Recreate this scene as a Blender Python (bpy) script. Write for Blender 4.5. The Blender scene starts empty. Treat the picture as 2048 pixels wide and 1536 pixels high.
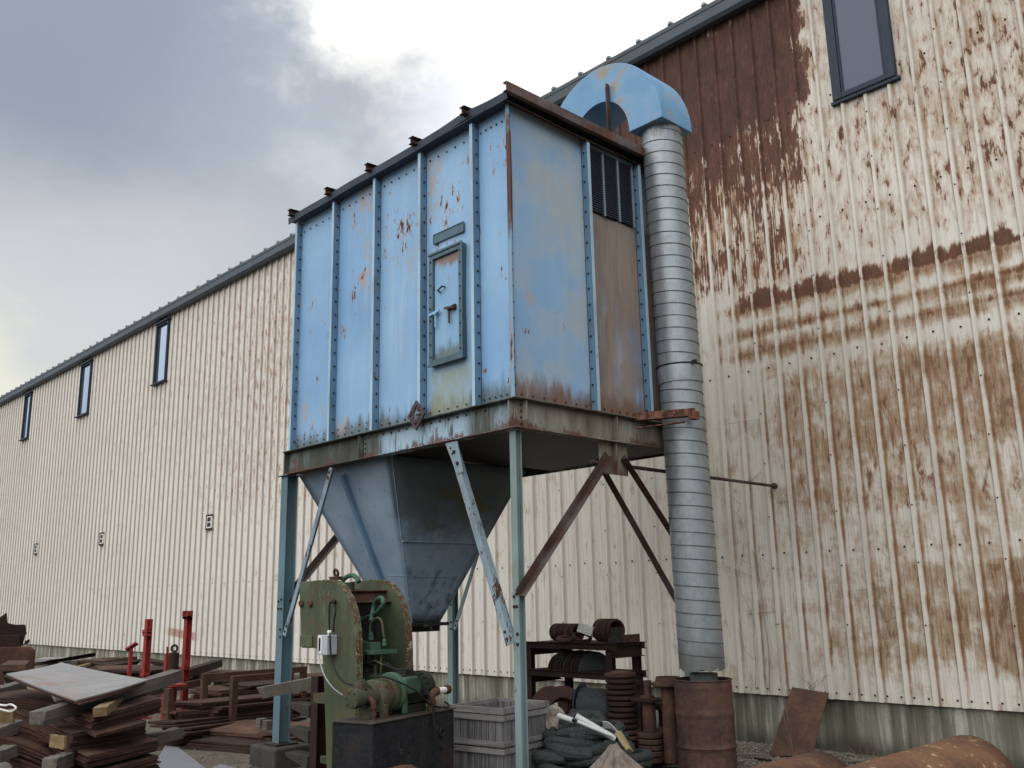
import bpy, bmesh, math, random
from mathutils import Vector, Matrix, noise as mnoise
random.seed(7)
C = bpy.context.scene.collection
V3 = Vector
# ------------------------------------------------------------------ camera (measured from the photograph)
FPX = 1860.1
YAW, PITCH, ROLL = map(math.radians, (-46.3777, 12.8700, -1.1832))
CAM = V3((0, 0, 1.70))
_f = V3((math.sin(YAW)*math.cos(PITCH), math.cos(YAW)*math.cos(PITCH), math.sin(PITCH)))
_r = V3((math.cos(YAW), -math.sin(YAW), 0))
_u = _r.cross(_f)
RIGHT = _r*math.cos(ROLL) + _u*math.sin(ROLL)
UP = -_r*math.sin(ROLL) + _u*math.cos(ROLL)
FWD = _f
def ray(px, py): return FWD + RIGHT*((px-1024)/FPX) - UP*((py-768)/FPX)
def onY(px, py, Y): d = ray(px, py); return CAM + d*(Y/d.y)
def onX(px, py, X): d = ray(px, py); return CAM + d*(X/d.x)
def onZ(px, py, z): d = ray(px, py); return CAM + d*((z-CAM.z)/d.z)
def at(px, py, dep): return CAM + ray(px, py)*dep
cd = bpy.data.cameras.new('camera'); cam = bpy.data.objects.new('camera', cd); C.objects.link(cam)
m = Matrix((RIGHT, UP, -FWD)).transposed().to_4x4(); m.translation = CAM; cam.matrix_world = m
cd.sensor_fit = 'HORIZONTAL'; cd.sensor_width = 36; cd.lens = 36*FPX/2048; cd.clip_end = 2000; cd.clip_start = .05
bpy.context.scene.camera = cam

# ------------------------------------------------------------------ node helper
class S:
    def __init__(s, m, sock): s.m, s.k = m, sock
    def _b(s, o, op, rev=False):
        n = s.m.nt.nodes.new('ShaderNodeMath'); n.operation = op
        a, b = (o, s) if rev else (s, o)
        s.m.put(n.inputs[0], a); s.m.put(n.inputs[1], b); return S(s.m, n.outputs[0])
    def __add__(s, o): return s._b(o, 'ADD')
    def __radd__(s, o): return s._b(o, 'ADD')
    def __sub__(s, o): return s._b(o, 'SUBTRACT')
    def __rsub__(s, o): return s._b(o, 'SUBTRACT', True)
    def __mul__(s, o): return s._b(o, 'MULTIPLY')
    def __rmul__(s, o): return s._b(o, 'MULTIPLY')
    def __truediv__(s, o): return s._b(o, 'DIVIDE')
    def mx(s, o): return s._b(o, 'MAXIMUM')
    def mn(s, o): return s._b(o, 'MINIMUM')
    def absv(s): return s._b(0, 'ABSOLUTE')
    def frac(s): return s._b(0, 'FRACT')
    def floor(s): return s._b(0, 'FLOOR')
    def pw(s, o): return s._b(o, 'POWER')
class NT:
    def __init__(s, nt): s.nt = nt
    def put(s, inp, v):
        if isinstance(v, S): s.nt.links.new(v.k, inp)
        elif isinstance(v, (tuple, list)):
            inp.default_value = (*v, 1) if len(v) == 3 and inp.type == 'RGBA' else v
        else: inp.default_value = v
    def n(s, t, out=0, props=None, **ins):
        n = s.nt.nodes.new(t)
        for k, v in (props or {}).items(): setattr(n, k, v)
        for k, v in ins.items():
            s.put(n.inputs[int(k[1:])] if k[0] == 'i' and k[1:].isdigit() else n.inputs[k.replace('_', ' ')], v)
        return S(s, n.outputs[out])
    def pos(s): return s.n('ShaderNodeNewGeometry', 'Position')
    def nor(s): return s.n('ShaderNodeNewGeometry', 'Normal')
    def obj(s): return s.n('ShaderNodeTexCoord', 'Object')
    def rnd(s): return s.n('ShaderNodeObjectInfo', 'Random')
    def sep(s, v):
        n = s.nt.nodes.new('ShaderNodeSeparateXYZ'); s.put(n.inputs[0], v); return [S(s, o) for o in n.outputs]
    def vec(s, x, y, z): return s.n('ShaderNodeCombineXYZ', i0=x, i1=y, i2=z)
    def vmul(s, v, w): return s.n('ShaderNodeVectorMath', props={'operation': 'MULTIPLY'}, i0=v, i1=w)
    def vadd(s, v, w): return s.n('ShaderNodeVectorMath', props={'operation': 'ADD'}, i0=v, i1=w)
    def dot(s, v, w): return s.n('ShaderNodeVectorMath', 'Value', props={'operation': 'DOT_PRODUCT'}, i0=v, i1=w)
    def noise(s, v, scale=1, detail=4, rough=.55, dist=0, st=None, col=False):
        if st: v = s.vmul(v, st)
        return s.n('ShaderNodeTexNoise', 1 if col else 0, Vector=v, Scale=scale, Detail=detail, Roughness=rough, Distortion=dist)
    def voro(s, v, scale=1, st=None, out=0, feat='F1'):
        if st: v = s.vmul(v, st)
        return s.n('ShaderNodeTexVoronoi', out, props={'feature': feat}, Vector=v, Scale=scale)
    def sm(s, x, lo, hi, a=0, b=1):
        return s.n('ShaderNodeMapRange', props={'interpolation_type': 'SMOOTHSTEP'}, i0=x, i1=lo, i2=hi, i3=a, i4=b)
    def lin(s, x, lo, hi, a=0, b=1): return s.n('ShaderNodeMapRange', i0=x, i1=lo, i2=hi, i3=a, i4=b)
    def mix(s, f, a, b, blend='MIX'):
        n = s.nt.nodes.new('ShaderNodeMix'); n.data_type = 'RGBA'; n.blend_type = blend
        s.put(n.inputs[0], f); s.put(n.inputs[6], a); s.put(n.inputs[7], b); return S(s, n.outputs[2])
    def ramp(s, f, stops):
        n = s.nt.nodes.new('ShaderNodeValToRGB'); r = n.color_ramp
        while len(r.elements) < len(stops): r.elements.new(.5)
        for e, (p, c) in zip(r.elements, stops): e.position = p; e.color = (*c, 1)
        s.put(n.inputs[0], f); return S(s, n.outputs[0])
    def attr(s, name): return s.n('ShaderNodeAttribute', 'Fac', props={'attribute_name': name})
class Mat(NT):
    def __init__(s, name):
        s.mat = bpy.data.materials.new(name); s.mat.use_nodes = True; super().__init__(s.mat.node_tree)
        s.b = s.nt.nodes['Principled BSDF']
    def set(s, col=None, rough=None, metal=None, bump=None, bstr=.3, bdist=.01, spec=None):
        if col is not None: s.put(s.b.inputs['Base Color'], col)
        if rough is not None: s.put(s.b.inputs['Roughness'], rough)
        if metal is not None: s.put(s.b.inputs['Metallic'], metal)
        s.put(s.b.inputs['Specular IOR Level'], .16 if spec is None else spec)
        if bump is not None:
            n = s.n('ShaderNodeBump', Strength=bstr, Distance=bdist, Height=bump)
            s.put(s.b.inputs['Normal'], n)
        return s.mat

# ------------------------------------------------------------------ mesh helper
class MB:
    def __init__(s): s.v, s.f, s.mi, s.sm = [], [], [], []; s.cur = 0; s.smooth = False
    def add(s, vs, fs):
        o = len(s.v); s.v += [V3(p) for p in vs]
        for f in fs: s.f.append([i+o for i in f]); s.mi.append(s.cur); s.sm.append(s.smooth)
        return s
    def box(s, c, d, M=None):
        x, y, z = [k/2 for k in d]; c = V3(c)
        vs = [V3((a*x, b*y, e*z)) for e in (-1, 1) for a, b in ((-1, -1), (1, -1), (1, 1), (-1, 1))]
        if M: vs = [M @ p for p in vs]
        return s.add([p+c for p in vs], [(3,2,1,0),(4,5,6,7),(0,1,5,4),(1,2,6,5),(2,3,7,6),(3,0,4,7)])
    def bx(s, a, b):
        a, b = V3(a), V3(b); return s.box((a+b)/2, [abs(b[i]-a[i]) for i in range(3)])
    def frame(s, p, q, up=(0,0,1)):
        z = (V3(q)-V3(p)); L = z.length; z.normalize(); up = V3(up)
        if abs(z.dot(up)) > .98: up = V3((0,1,0)) if abs(z.y) < .9 else V3((1,0,0))
        x = up.cross(z).normalized(); y = z.cross(x); return x, y, z, L
    def beam(s, p, q, w, h, up=(0,0,1)):
        """rectangular bar from p to q; h runs along up, w across"""
        x, y, z, L = s.frame(p, q, up); p, q = V3(p), V3(q)
        return s.prism2([(-w/2,-h/2),(w/2,-h/2),(w/2,h/2),(-w/2,h/2)], p, q, x, y)
    def prism2(s, prof, p, q, x, y):
        """profile (2D, counter-clockwise seen from q) swept from p to q along axes x,y"""
        n = len(prof); p, q = V3(p), V3(q)
        vs = [p + x*a + y*b for a, b in prof] + [q + x*a + y*b for a, b in prof]
        fs = [(i, (i+1) % n, n+(i+1) % n, n+i) for i in range(n)] + [list(range(n))[::-1], list(range(n, 2*n))]
        return s.add(vs, fs)
    def sect(s, p, q, prof, up=(0,0,1)):
        x, y, z, L = s.frame(p, q, up); return s.prism2(prof, p, q, x, y)
    def angle(s, p, q, a, t, up=(0,0,1), flipx=False):
        pr = [(0,0),(a,0),(a,t),(t,t),(t,a),(0,a)]
        if flipx: pr = [(-i, j) for i, j in pr][::-1]
        return s.sect(p, q, pr, up)
    def ibeam(s, p, q, w, h, t, up=(0,0,1)):
        a, b, k = w/2, h/2, t/2
        return s.sect(p, q, [(-a,-b),(a,-b),(a,-b+t),(k,-b+t),(k,b-t),(a,b-t),(a,b),(-a,b),(-a,b-t),(-k,b-t),(-k,-b+t),(-a,-b+t)], up)
    def channel(s, p, q, w, h, t, up=(0,0,1), sgn=1):
        a, b = w/2, h/2
        pr = [(-a,-b),(a,-b),(a,-b+t),(-a+t,-b+t),(-a+t,b-t),(a,b-t),(a,b),(-a,b)]
        if sgn < 0: pr = [(-i, j) for i, j in pr][::-1]
        return s.sect(p, q, pr, up)
    def slab(s, poly, n, t):
        """flat polygon given thickness t along -n"""
        n = V3(n).normalized(); k = len(poly); P = [V3(p) for p in poly]
        vs = P + [p-n*t for p in P]
        return s.add(vs, [list(range(k)), list(range(k, 2*k))[::-1]] + [(j, i, k+i, k+j) for i in range(k) for j in [(i+1) % k]])
    def tube(s, pts, r, n=10, cap=True, closed=False):
        P = [V3(p) for p in pts]; R = r if isinstance(r, (list, tuple)) else [r]*len(P); vs = []; k = len(P)
        ref = None
        for i, p in enumerate(P):
            t = (P[min(i+1, k-1)] - P[max(i-1, 0)]) if not closed else (P[(i+1) % k]-P[i-1])
            t.normalize()
            if ref is None:
                ref = V3((0,0,1)) if abs(t.z) < .9 else V3((1,0,0))
            x = (ref - t*ref.dot(t)).normalized(); ref = x; y = t.cross(x)
            for j in range(n):
                a = 2*math.pi*j/n; vs.append(p + x*(R[i]*math.cos(a)) + y*(R[i]*math.sin(a)))
        fs = []
        for i in range(k if closed else k-1):
            for j in range(n):
                a, b = i*n+j, i*n+(j+1) % n; c, d = ((i+1) % k)*n+(j+1) % n, ((i+1) % k)*n+j
                fs.append((a, b, c, d))
        o = s.smooth; s.smooth = True; s.add(vs, fs); s.smooth = o
        if cap and not closed:
            s.add(vs[:n], [list(range(n))[::-1]]); s.add(vs[-n:], [list(range(n))])
        return s
    def cyl(s, p, q, r, n=20, cap=True): return s.tube([p, q], r, n, cap)
    def lathe(s, prof, o, ax=(0,0,1), n=28, cap=True):
        """profile [(r, h)...] spun round the axis"""
        ax = V3(ax).normalized(); x = ax.orthogonal().normalized(); y = ax.cross(x); o = V3(o); vs = []
        for r, h in prof:
            for j in range(n):
                a = 2*math.pi*j/n; vs.append(o + ax*h + x*(r*math.cos(a)) + y*(r*math.sin(a)))
        fs = [(i*n+j, i*n+(j+1) % n, (i+1)*n+(j+1) % n, (i+1)*n+j) for i in range(len(prof)-1) for j in range(n)]
        s.add(vs, fs)
        if cap:
            if prof[0][0] > 1e-4: s.add(vs[:n], [list(range(n))[::-1]])
            if prof[-1][0] > 1e-4: s.add(vs[-n:], [list(range(n))])
        return s
    def ring(s, o, ax, R, r, n=24, m=8):
        ax = V3(ax).normalized(); x = ax.orthogonal().normalized(); y = ax.cross(x); o = V3(o)
        return s.tube([o + x*(R*math.cos(2*math.pi*i/n)) + y*(R*math.sin(2*math.pi*i/n)) for i in range(n)], r, m, closed=True)
    def bolt(s, p, n, r=.012, h=.01):
        n = V3(n).normalized(); return s.lathe([(r, 0), (r, h*.7), (r*.7, h)], V3(p), n, 6)
    def grid(s, fn, nu, nv, closed_u=False):
        vs = [fn(i/nu, j/nv) for j in range(nv+1) for i in range(nu+1)]
        fs = [(j*(nu+1)+i, j*(nu+1)+i+1, (j+1)*(nu+1)+i+1, (j+1)*(nu+1)+i) for j in range(nv) for i in range(nu)]
        return s.add(vs, fs)
    def sheet(s, fn, nu, nv, t, nrm=None):
        """a curved sheet fn(u,v) with thickness t below"""
        top = [[V3(fn(i/nu, j/nv)) for i in range(nu+1)] for j in range(nv+1)]
        def nn(i, j):
            if nrm: return V3(nrm)
            a = top[j][min(i+1, nu)]-top[j][max(i-1, 0)]; b = top[min(j+1, nv)][i]-top[max(j-1, 0)][i]
            return a.cross(b).normalized()
        A = [top[j][i] for j in range(nv+1) for i in range(nu+1)]
        B = [top[j][i]-nn(i, j)*t for j in range(nv+1) for i in range(nu+1)]
        w = nu+1; N = len(A)
        fs = [(j*w+i, j*w+i+1, (j+1)*w+i+1, (j+1)*w+i) for j in range(nv) for i in range(nu)]
        fs += [tuple(N+k for k in f[::-1]) for f in fs]
        for i in range(nu):
            fs.append((i+1, i, N+i, N+i+1)); k = nv*w+i; fs.append((k, k+1, N+k+1, N+k))
        for j in range(nv):
            a, b = j*w, (j+1)*w; fs.append((a, b, N+b, N+a)); a, b = a+nu, b+nu; fs.append((b, a, N+a, N+b))
        return s.add(A+B, fs)
    def build(s, name, mats, parent=None, bevel=0, local=False, smooth=False, fix=True):
        me = bpy.data.meshes.new(name)
        off = V3((0,0,0))
        if parent is not None and not local:
            off = world_loc(parent)
        me.from_pydata([tuple(p-off) for p in s.v], [], s.f)
        for mm in (mats if isinstance(mats, (list, tuple)) else [mats]): me.materials.append(mm)
        me.polygons.foreach_set('material_index', s.mi)
        me.polygons.foreach_set('use_smooth', [bool(k or smooth) for k in s.sm])
        if fix:
            bm = bmesh.new(); bm.from_mesh(me); bmesh.ops.recalc_face_normals(bm, faces=bm.faces); bm.to_mesh(me); bm.free()
        if fix and len(me.polygons) > 6:
            me.polygons.foreach_set('use_smooth', [True]*len(me.polygons)); me.set_sharp_from_angle(angle=math.radians(28))
        me.update()
        o = bpy.data.objects.new(name, me); C.objects.link(o)
        if parent is not None: o.parent = parent
        if bevel:
            b = o.modifiers.new('bevel', 'BEVEL'); b.width = bevel; b.segments = 2; b.limit_method = 'ANGLE'; b.angle_limit = math.radians(40)
        return o
def world_loc(o):
    l = V3((0,0,0))
    while o is not None: l = l + o.location; o = o.parent
    return l
def tag(o, label, cat, group=None):
    o['label'] = label; o['category'] = cat
    if group: o['group'] = group
    return o
def thing(name, loc, label, cat, group=None, rz=0):
    o = bpy.data.objects.new(name, None); C.objects.link(o); o.location = V3(loc); o.rotation_euler = (0,0,rz); o.empty_display_size = .2
    return tag(o, label, cat, group)
def single(mb, name, mats, label, cat, loc=None, group=None, **kw):
    """a thing that is one mesh; its origin is put at loc"""
    loc = V3(loc) if loc is not None else sum(mb.v, V3())/len(mb.v)
    mb.v = [p-loc for p in mb.v]; o = mb.build(name, mats, None, **kw); o.location = loc
    return tag(o, label, cat, group)
def dup(o, parent=None, loc=None, label=None, rot=None):
    c = o.copy(); C.objects.link(c)
    if parent is not None: c.parent = parent
    if loc is not None: c.location = V3(loc)
    if rot is not None: c.rotation_euler = rot
    if label: c['label'] = label
    for ch in list(o.children): dup(ch, c)
    return c
# ------------------------------------------------------------------ materials
RUST_D = (.023, .0145, .0135); RUST_M = (.053, .029, .0235); RUST_O = (.14, .074, .044)
def rust_col(m, v, s=1):
    a = m.noise(v, 6*s, 5, .65); b = m.noise(v, 40*s, 3, .6)
    return m.ramp(a*.7 + b*.3, [(.30, RUST_D), (.47, RUST_M), (.66, RUST_O)])
def rusty(name, tint=1.0, orange=0., dark=0., scale=1, world=False, spots=None, grey=0, st=None, gc=(.17, .17, .18)):
    """bare rusted steel"""
    m = Mat(name); v = m.pos() if world else m.vadd(m.obj(), m.vec(m.rnd()*37, m.rnd()*19, 0))
    if st: v = m.vmul(v, st)
    a = m.noise(v, 3*scale, 5, .65); b = m.noise(v, 28*scale, 4, .7); c = m.noise(v, 150*scale, 2, .6)
    c0 = m.ramp(a*.5 + b*.35 + c*.15 + (orange-dark)*.25, [(.28, tuple(k*tint for k in RUST_D)), (.50, tuple(k*tint for k in RUST_M)), (.72, tuple(k*tint for k in RUST_O))])
    if grey: c0 = m.mix(m.sm(m.noise(v, 1.7*scale, 4, .6), .42, .60)*grey, c0, gc)
    if spots: c0 = m.mix(m.sm(m.noise(v, 9*scale, 5, .7), .58, .66), c0, spots)
    return m.set(c0, m.lin(b, .3, .7, .6, .92), bump=b*.6+c*.4, bstr=.35, bdist=.006)
def paint(name, col, rust=.15, dirt=.3, scale=1, rough=.5, world=True, streak=.25, chip=None, orange=0, dirtc=(.09,.085,.06), bump=.15):
    """old paint with chips, rust runs and dirt"""
    m = Mat(name); v = m.pos() if world else m.obj()
    big = m.noise(v, .9*scale, 3, .5); mid = m.noise(v, 7*scale, 5, .65, st=(1,1,.35)); fine = m.noise(v, 45*scale, 4, .65, st=(1,1,.5))
    c = m.mix(m.lin(big, .3, .7), tuple(k*.82 for k in col), tuple(min(1, k*1.12) for k in col))
    c = m.mix(m.sm(m.noise(v, 5*scale, 5, .6, st=(1,1,streak)), .50, .75)*dirt, c, dirtc)
    msk = mid*.6 + fine*.4 + (big-.5)*.35
    halo = m.sm(msk, .70-rust*.62, .80-rust*.5)
    c = m.mix(halo*.55, c, (.27+orange*.1, .16+orange*.03, .085))
    core = m.sm(msk, .735-rust*.60, .755-rust*.58)
    c = m.mix(core, c, rust_col(m, v, scale))
    return m.set(c, m.mix(core, (rough,)*3, (.85,)*3), bump=core*-.6+fine*.4, bstr=bump, bdist=.006)
def plain(name, col, rough=.6, metal=0, var=.25, scale=8, bump=0, st=(1,1,1), world=False):
    m = Mat(name); v = m.pos() if world else m.obj(); a = m.noise(v, scale, 5, .65, st=st); b = m.noise(v, scale*7, 3, .6, st=st)
    c = m.mix(m.lin(a*.7+b*.3, .3, .7), tuple(k*(1-var) for k in col), tuple(min(1, k*(1+var)) for k in col))
    return m.set(c, m.lin(b, .3, .7, max(0, rough-.1), min(1, rough+.1)), metal, bump=(a+b*.5) if bump else None, bstr=bump or .1, bdist=.008)

def siding_mat():
    m = Mat('cream_siding'); p = m.pos(); x, y, z = m.sep(p)
    ra = m.attr('rust'); wa = m.attr('wash'); cl = m.attr('clean')
    cell = ((x+5.496)/.3048).floor()                       # one number per panel flat
    jit = m.n('ShaderNodeTexWhiteNoise', 'Value', props={'noise_dimensions': '1D'}, W=cell)
    q = m.vec(x + jit*3.1, y*0, z + jit*7.7)
    # cream paint: chalky, with thin vertical dirt
    base = m.mix(m.lin(m.noise(p, .35, 3, .5), .35, .65), (.555, .53, .475), (.65, .625, .57))
    vs = m.noise(q, 1, 4, .6, st=(16, 1, .45))
    base = m.mix(m.sm(vs, .46, .72)*.50, base, (.36, .32, .265))
    base = m.mix(m.sm(m.noise(q, 1, 5, .65, st=(38, 1, 1.1)), .56, .75)*.35, base, (.30, .25, .21))
    base = m.mix(m.sm(m.noise(q, 1, 4, .7, st=(9, 1, 3)), .56, .7)*.25, base, (.42, .38, .36))
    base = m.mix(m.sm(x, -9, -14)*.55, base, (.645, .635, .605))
    # thin dark line just left of each rib: its shadow side put into the colour
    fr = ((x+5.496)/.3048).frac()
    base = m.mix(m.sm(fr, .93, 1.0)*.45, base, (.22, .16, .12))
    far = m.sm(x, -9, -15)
    base = m.mix(m.sm(fr, .16, .205)*m.sm(fr, .40, .30)*m.lin(far, 0, 1, .16, .85), base, (.30, .26, .235))  # dirt right of each rib, deepened on far bays for the rib's shaded side
    red = m.sm((x+23.3).absv() + (vs-.5)*.9, 1.05, .55)*m.sm((z-.95+(x+23.3)*.07).absv(), .13, .06)
    base = m.mix(red*.62, base, (.26, .055, .04))
    onrib = m.sm(fr, .215, .15)*m.sm(fr, -.01, .02)
    base = m.mix(m.sm(m.noise(m.vec(x, y*0, z), 1, 5, .65, st=(2.6, 1, 1.8)), .50, .68)*m.sm(x, -9, -6)*.40, base, (.42, .33, .25))
    # brown wash: rust soaked into the chalk, left on the flats and combed into tongues by the rain
    n1 = m.noise(q, 1, 5, .62, dist=.55, st=(8.5, 1, 2.5)); n2 = m.noise(q, 1, 5, .68, st=(24, 1, 4.2))
    n3 = m.noise(m.vec(x, y*0, z), 1, 4, .6, st=(1.1, 1, 1.7)); n4 = m.noise(q, 1, 4, .6, st=(60, 1, 2)); n5 = m.noise(m.vec(x, y*0, z), 1, 5, .7, st=(3.4, 1, 4.5))
    drip = n2*.38 + n1*.62
    ribside = m.sm(fr, .20, .225)*m.sm(fr, .37, .25)
    wmr = wa*1.02 + m.sm(wa, .15, .4)*.05 + (drip-.5)*2.9 + (n3-.5)*1.5 + (n5-.5)*1.7 + ribside*m.sm(wa, .04, .25)*.38 - onrib*.55
    wm = m.sm(wmr, .12, .86)*m.lin(n4, .35, .65, .7, 1.0)
    wcol = m.ramp(n1*.35+n2*.35+n5*.3, [(.41, (.16, .082, .036)), (.50, (.255, .148, .070)), (.59, (.36, .245, .14))])
    c = m.mix(wm*.92, base, wcol)
    dk = m.sm(wmr + (n2-.5)*1.6, .80, 1.25); c = m.mix(dk*.8, c, (.13, .062, .028))
    ev = ribside*m.sm(x, -7.6, -6.4)*m.sm(z, 4.6, 3.6)*m.sm(m.noise(m.vec(x, y*0, z), 1, 5, .65, st=(5, 1, 1.3)), .40, .58); c = m.mix(ev*.8, c, (.19, .095, .042))
    # chips and full rust
    e1 = m.noise(q, 1, 4, .58, dist=.3, st=(11.5, 1, 3.7)); e2 = m.noise(q, 1, 5, .7, dist=.4, st=(38, 1, 10)); e3 = m.noise(q, 1, 3, .6, st=(95, 1, 2.2))
    rr = ra + (e1-.5)*1.65 + (e2-.5)*.62 + (e3-.5)*.34*m.sm(ra, .05, .4) - onrib*m.sm(z, 7.2, 6.0, .10, .50)
    zone = m.sm(x, -4.9, -5.9)*m.sm(z, 5.25, 6.1)*m.sm(z, 8.6, 7.4)*m.sm(x, -12, -9)
    rr = rr + ((m.noise(q, 1, 4, .6, st=(44, 1, .9))-.5)*1.5 + .15)*zone
    rim = m.sm(rr, .14, .47); lowz = m.sm(z, 5.75, 5.45)*.10; core = m.sm(rr, .405-lowz, .52+lowz)*m.lin(x, -14, -9, .5, 1)
    c = m.mix(rim*.55, c, (.32, .195, .12))
    c = m.mix(m.sm(e2*.6+n4*.4, .57, .66)*m.sm(x, -8, -5.5)*m.sm(z, 4.9, 6)*.5, c, (.33, .30, .28))
    rc = m.ramp(e2*.55 + n1*.45 - (ra-.5)*.16, [(.34, (.040, .018, .016)), (.46, (.078, .032, .025)), (.58, (.135, .058, .038)), (.70, (.21, .105, .06))])
    rc = m.mix(m.sm(z, 6.3, 4.6)*.55, rc, (.165, .080, .043))
    rc = m.mix(m.sm(rr, .62, .44)*.5, rc, (.17, .085, .045))
    c = m.mix(core*.95, c, rc)
    h = core*-.5 + e2*.3 + n2*.2
    return m.set(c, m.mix(core, (.62,)*3, (.86,)*3), bump=h, bstr=.18, bdist=.006, spec=.25)

def concrete_streaks():
    m = Mat('streaked_concrete'); p = m.pos(); x, y, z = m.sep(p); q = m.vec(x, y*0, z)
    a = m.noise(q, 1, 5, .65, st=(7, 1, .35)); b = m.noise(q, 1, 4, .6, st=(2.2, 1, .3)); c1 = m.noise(p, 30, 4, .7); d = m.noise(p, 2.2, 4, .6)
    c = m.ramp(a*.55+b*.45, [(.40, (.085, .083, .064)), (.475, (.17, .165, .13)), (.53, (.27, .265, .22)), (.59, (.52, .52, .47))])
    c = m.mix(m.sm(d, .5, .68)*.4, c, (.11, .12, .08))
    c = m.mix(m.sm(z, .12, -.12)*m.lin(d, .3, .6, .4, 1), c, (.045, .042, .036))
    c = m.mix(m.lin(c1, .3, .7)*.3, c, (.09, .085, .07))
    return m.set(c, .9, bump=c1*.6+a*.4, bstr=.3, bdist=.01)

def collector_blue(name='collector_blue', dirt_low=None, brown=0.0):
    """sky blue paint, chalked, with soft rust blooms, chips that run, and algae along the foot of the panels"""
    m = Mat(name); p = m.pos(); x, y, z = m.sep(p)
    pj = p
    big = m.noise(pj, .55, 3, .5); c = m.mix(m.lin(big, .33, .67), (.165, .325, .56), (.25, .425, .64))
    pan = ((x+9.30)/.797).floor(); pj2 = m.n('ShaderNodeTexWhiteNoise', 'Value', props={'noise_dimensions': '1D'}, W=pan)
    c = m.mix(pj2*.35, c, (.29, .46, .65))
    c = m.mix(m.sm(m.noise(pj, 1, 5, .6, st=(9, 9, .55)), .50, .72)*.30, c, (.42, .53, .60))
    c = m.mix(m.sm(m.noise(pj, 2.6, 5, .65), .48, .70)*.30, c, (.20, .32, .45))
    # soft orange blooms
    bl = m.noise(pj, 1, 5, .62, dist=.3, st=(1.7, 1.7, 1.15)); fi = m.noise(pj, 1, 4, .65, st=(16, 16, 5))
    c = m.mix(m.sm(bl*.72+fi*.28, .545, .65)*.62, c, (.40, .285, .17))
    # chips with runs below
    ch = m.noise(pj, 1, 3, .55, st=(4.6, 4.6, 2.3)); ch2 = m.noise(pj, 1, 4, .65, st=(26, 26, 9)); reg = m.noise(m.vadd(pj, (3.3, 1.2, 7.1)), .75, 2, .5)
    k = ch*.5 + ch2*.5 + (reg-.5)*.42
    c = m.mix(m.sm(k, .585, .64)*.7, c, (.34, .19, .10))
    core = m.sm(k, .630, .652); c = m.mix(core, c, (.062, .030, .024))
    fine = m.noise(pj, 1, 3, .6, st=(70, 70, 14)); c = m.mix(m.sm(fine + (reg-.5)*.5, .735, .76), c, (.05, .035, .03))
    if brown:
        b0 = m.noise(pj, 1, 5, .6, st=(7, 7, .5)); low = m.sm(z, 5.5, 3.6)
        yy = m.sm(y, 6.42, 6.62)
        c = m.mix(m.sm(bl*.4 + m.noise(pj, 1.1, 4, .6)*.6, .40, .60)*m.lin(y, 5.5, 6.4, .62, .88), c, (.40, .435, .44))
        c = m.mix(m.sm(bl*.5 + b0*.5, .24, .50)*m.sm(y, 6.40, 6.50)*m.sm(z, 5.46, 5.36)*.84, c, m.mix(m.sm(b0, .40, .62), (.165, .105, .072), (.25, .185, .135)))
        c = m.mix(m.sm(z + (m.noise(pj, 1, 5, .65, st=(5, 5, 1.4))-.5)*.9, 3.62, 3.38)*.6, c, (.17, .095, .06))
    # algae / soot rising from the base flange
    foot = z + (m.noise(pj, 1, 5, .65, st=(9, 9, 1.6))-.5)*.62
    c = m.mix(m.sm(foot, 3.60, 3.40)*.8, c, (.15, .09, .062) if brown else (.085, .09, .07))
    if not brown:
        door = m.sm((x+6.56).absv(), .36, .22)*m.sm(z, 3.90, 3.75)
        c = m.mix(door*m.lin(fi, .35, .6, .35, .85), c, (.27, .30, .22))
        # panels darken towards the top
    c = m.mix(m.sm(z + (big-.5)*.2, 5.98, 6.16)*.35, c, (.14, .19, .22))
    return m.set(c, m.mix(core, (.48,)*3, (.85,)*3), bump=core*-.6 + m.noise(pj, 3, 2)*.9, bstr=.22, bdist=.02)

def grimy_beam():
    m = Mat('grimy_base_paint'); p = m.pos(); x, y, z = m.sep(p)
    a = m.noise(p, 1, 5, .65, st=(3.2, 3.2, .55)); b = m.noise(p, 1, 5, .65, st=(22, 22, 3)); big = m.noise(p, 1, 3, .5, st=(1.1, 1.1, 1.1))
    c = m.ramp(a*.55+b*.2+big*.25, [(.38, (.045, .046, .040)), (.49, (.075, .082, .072)), (.56, (.14, .175, .185)), (.63, (.25, .34, .40))])
    # the freshly bare patch in the middle of the long side
    pat = m.sm((x+6.95).absv(), .78, .55)*m.sm(z, 3.34, 3.28)
    c = m.mix(pat*m.sm(b*.5+a*.5, .40, .50), c, (.30, .42, .52))
    side = m.sm(x, -5.70, -5.68)
    c = m.mix(side*.75, c, m.ramp(a*.6+b*.4, [(.36, (.13, .10, .075)), (.52, (.27, .255, .21)), (.66, (.36, .36, .31))]))
    ru = m.sm(a*.3+b*.3+m.noise(p, 2.7, 4, .6)*.4 + m.sm(z, 3.22, 3.10)*.10, .565, .62)
    c = m.mix(ru*.85, c, (.11, .050, .034))
    c = m.mix(m.sm(z, 3.315, 3.375)*.75, c, (.045, .042, .036))
    return m.set(c, .68, bump=b, bstr=.2, bdist=.006)

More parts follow.
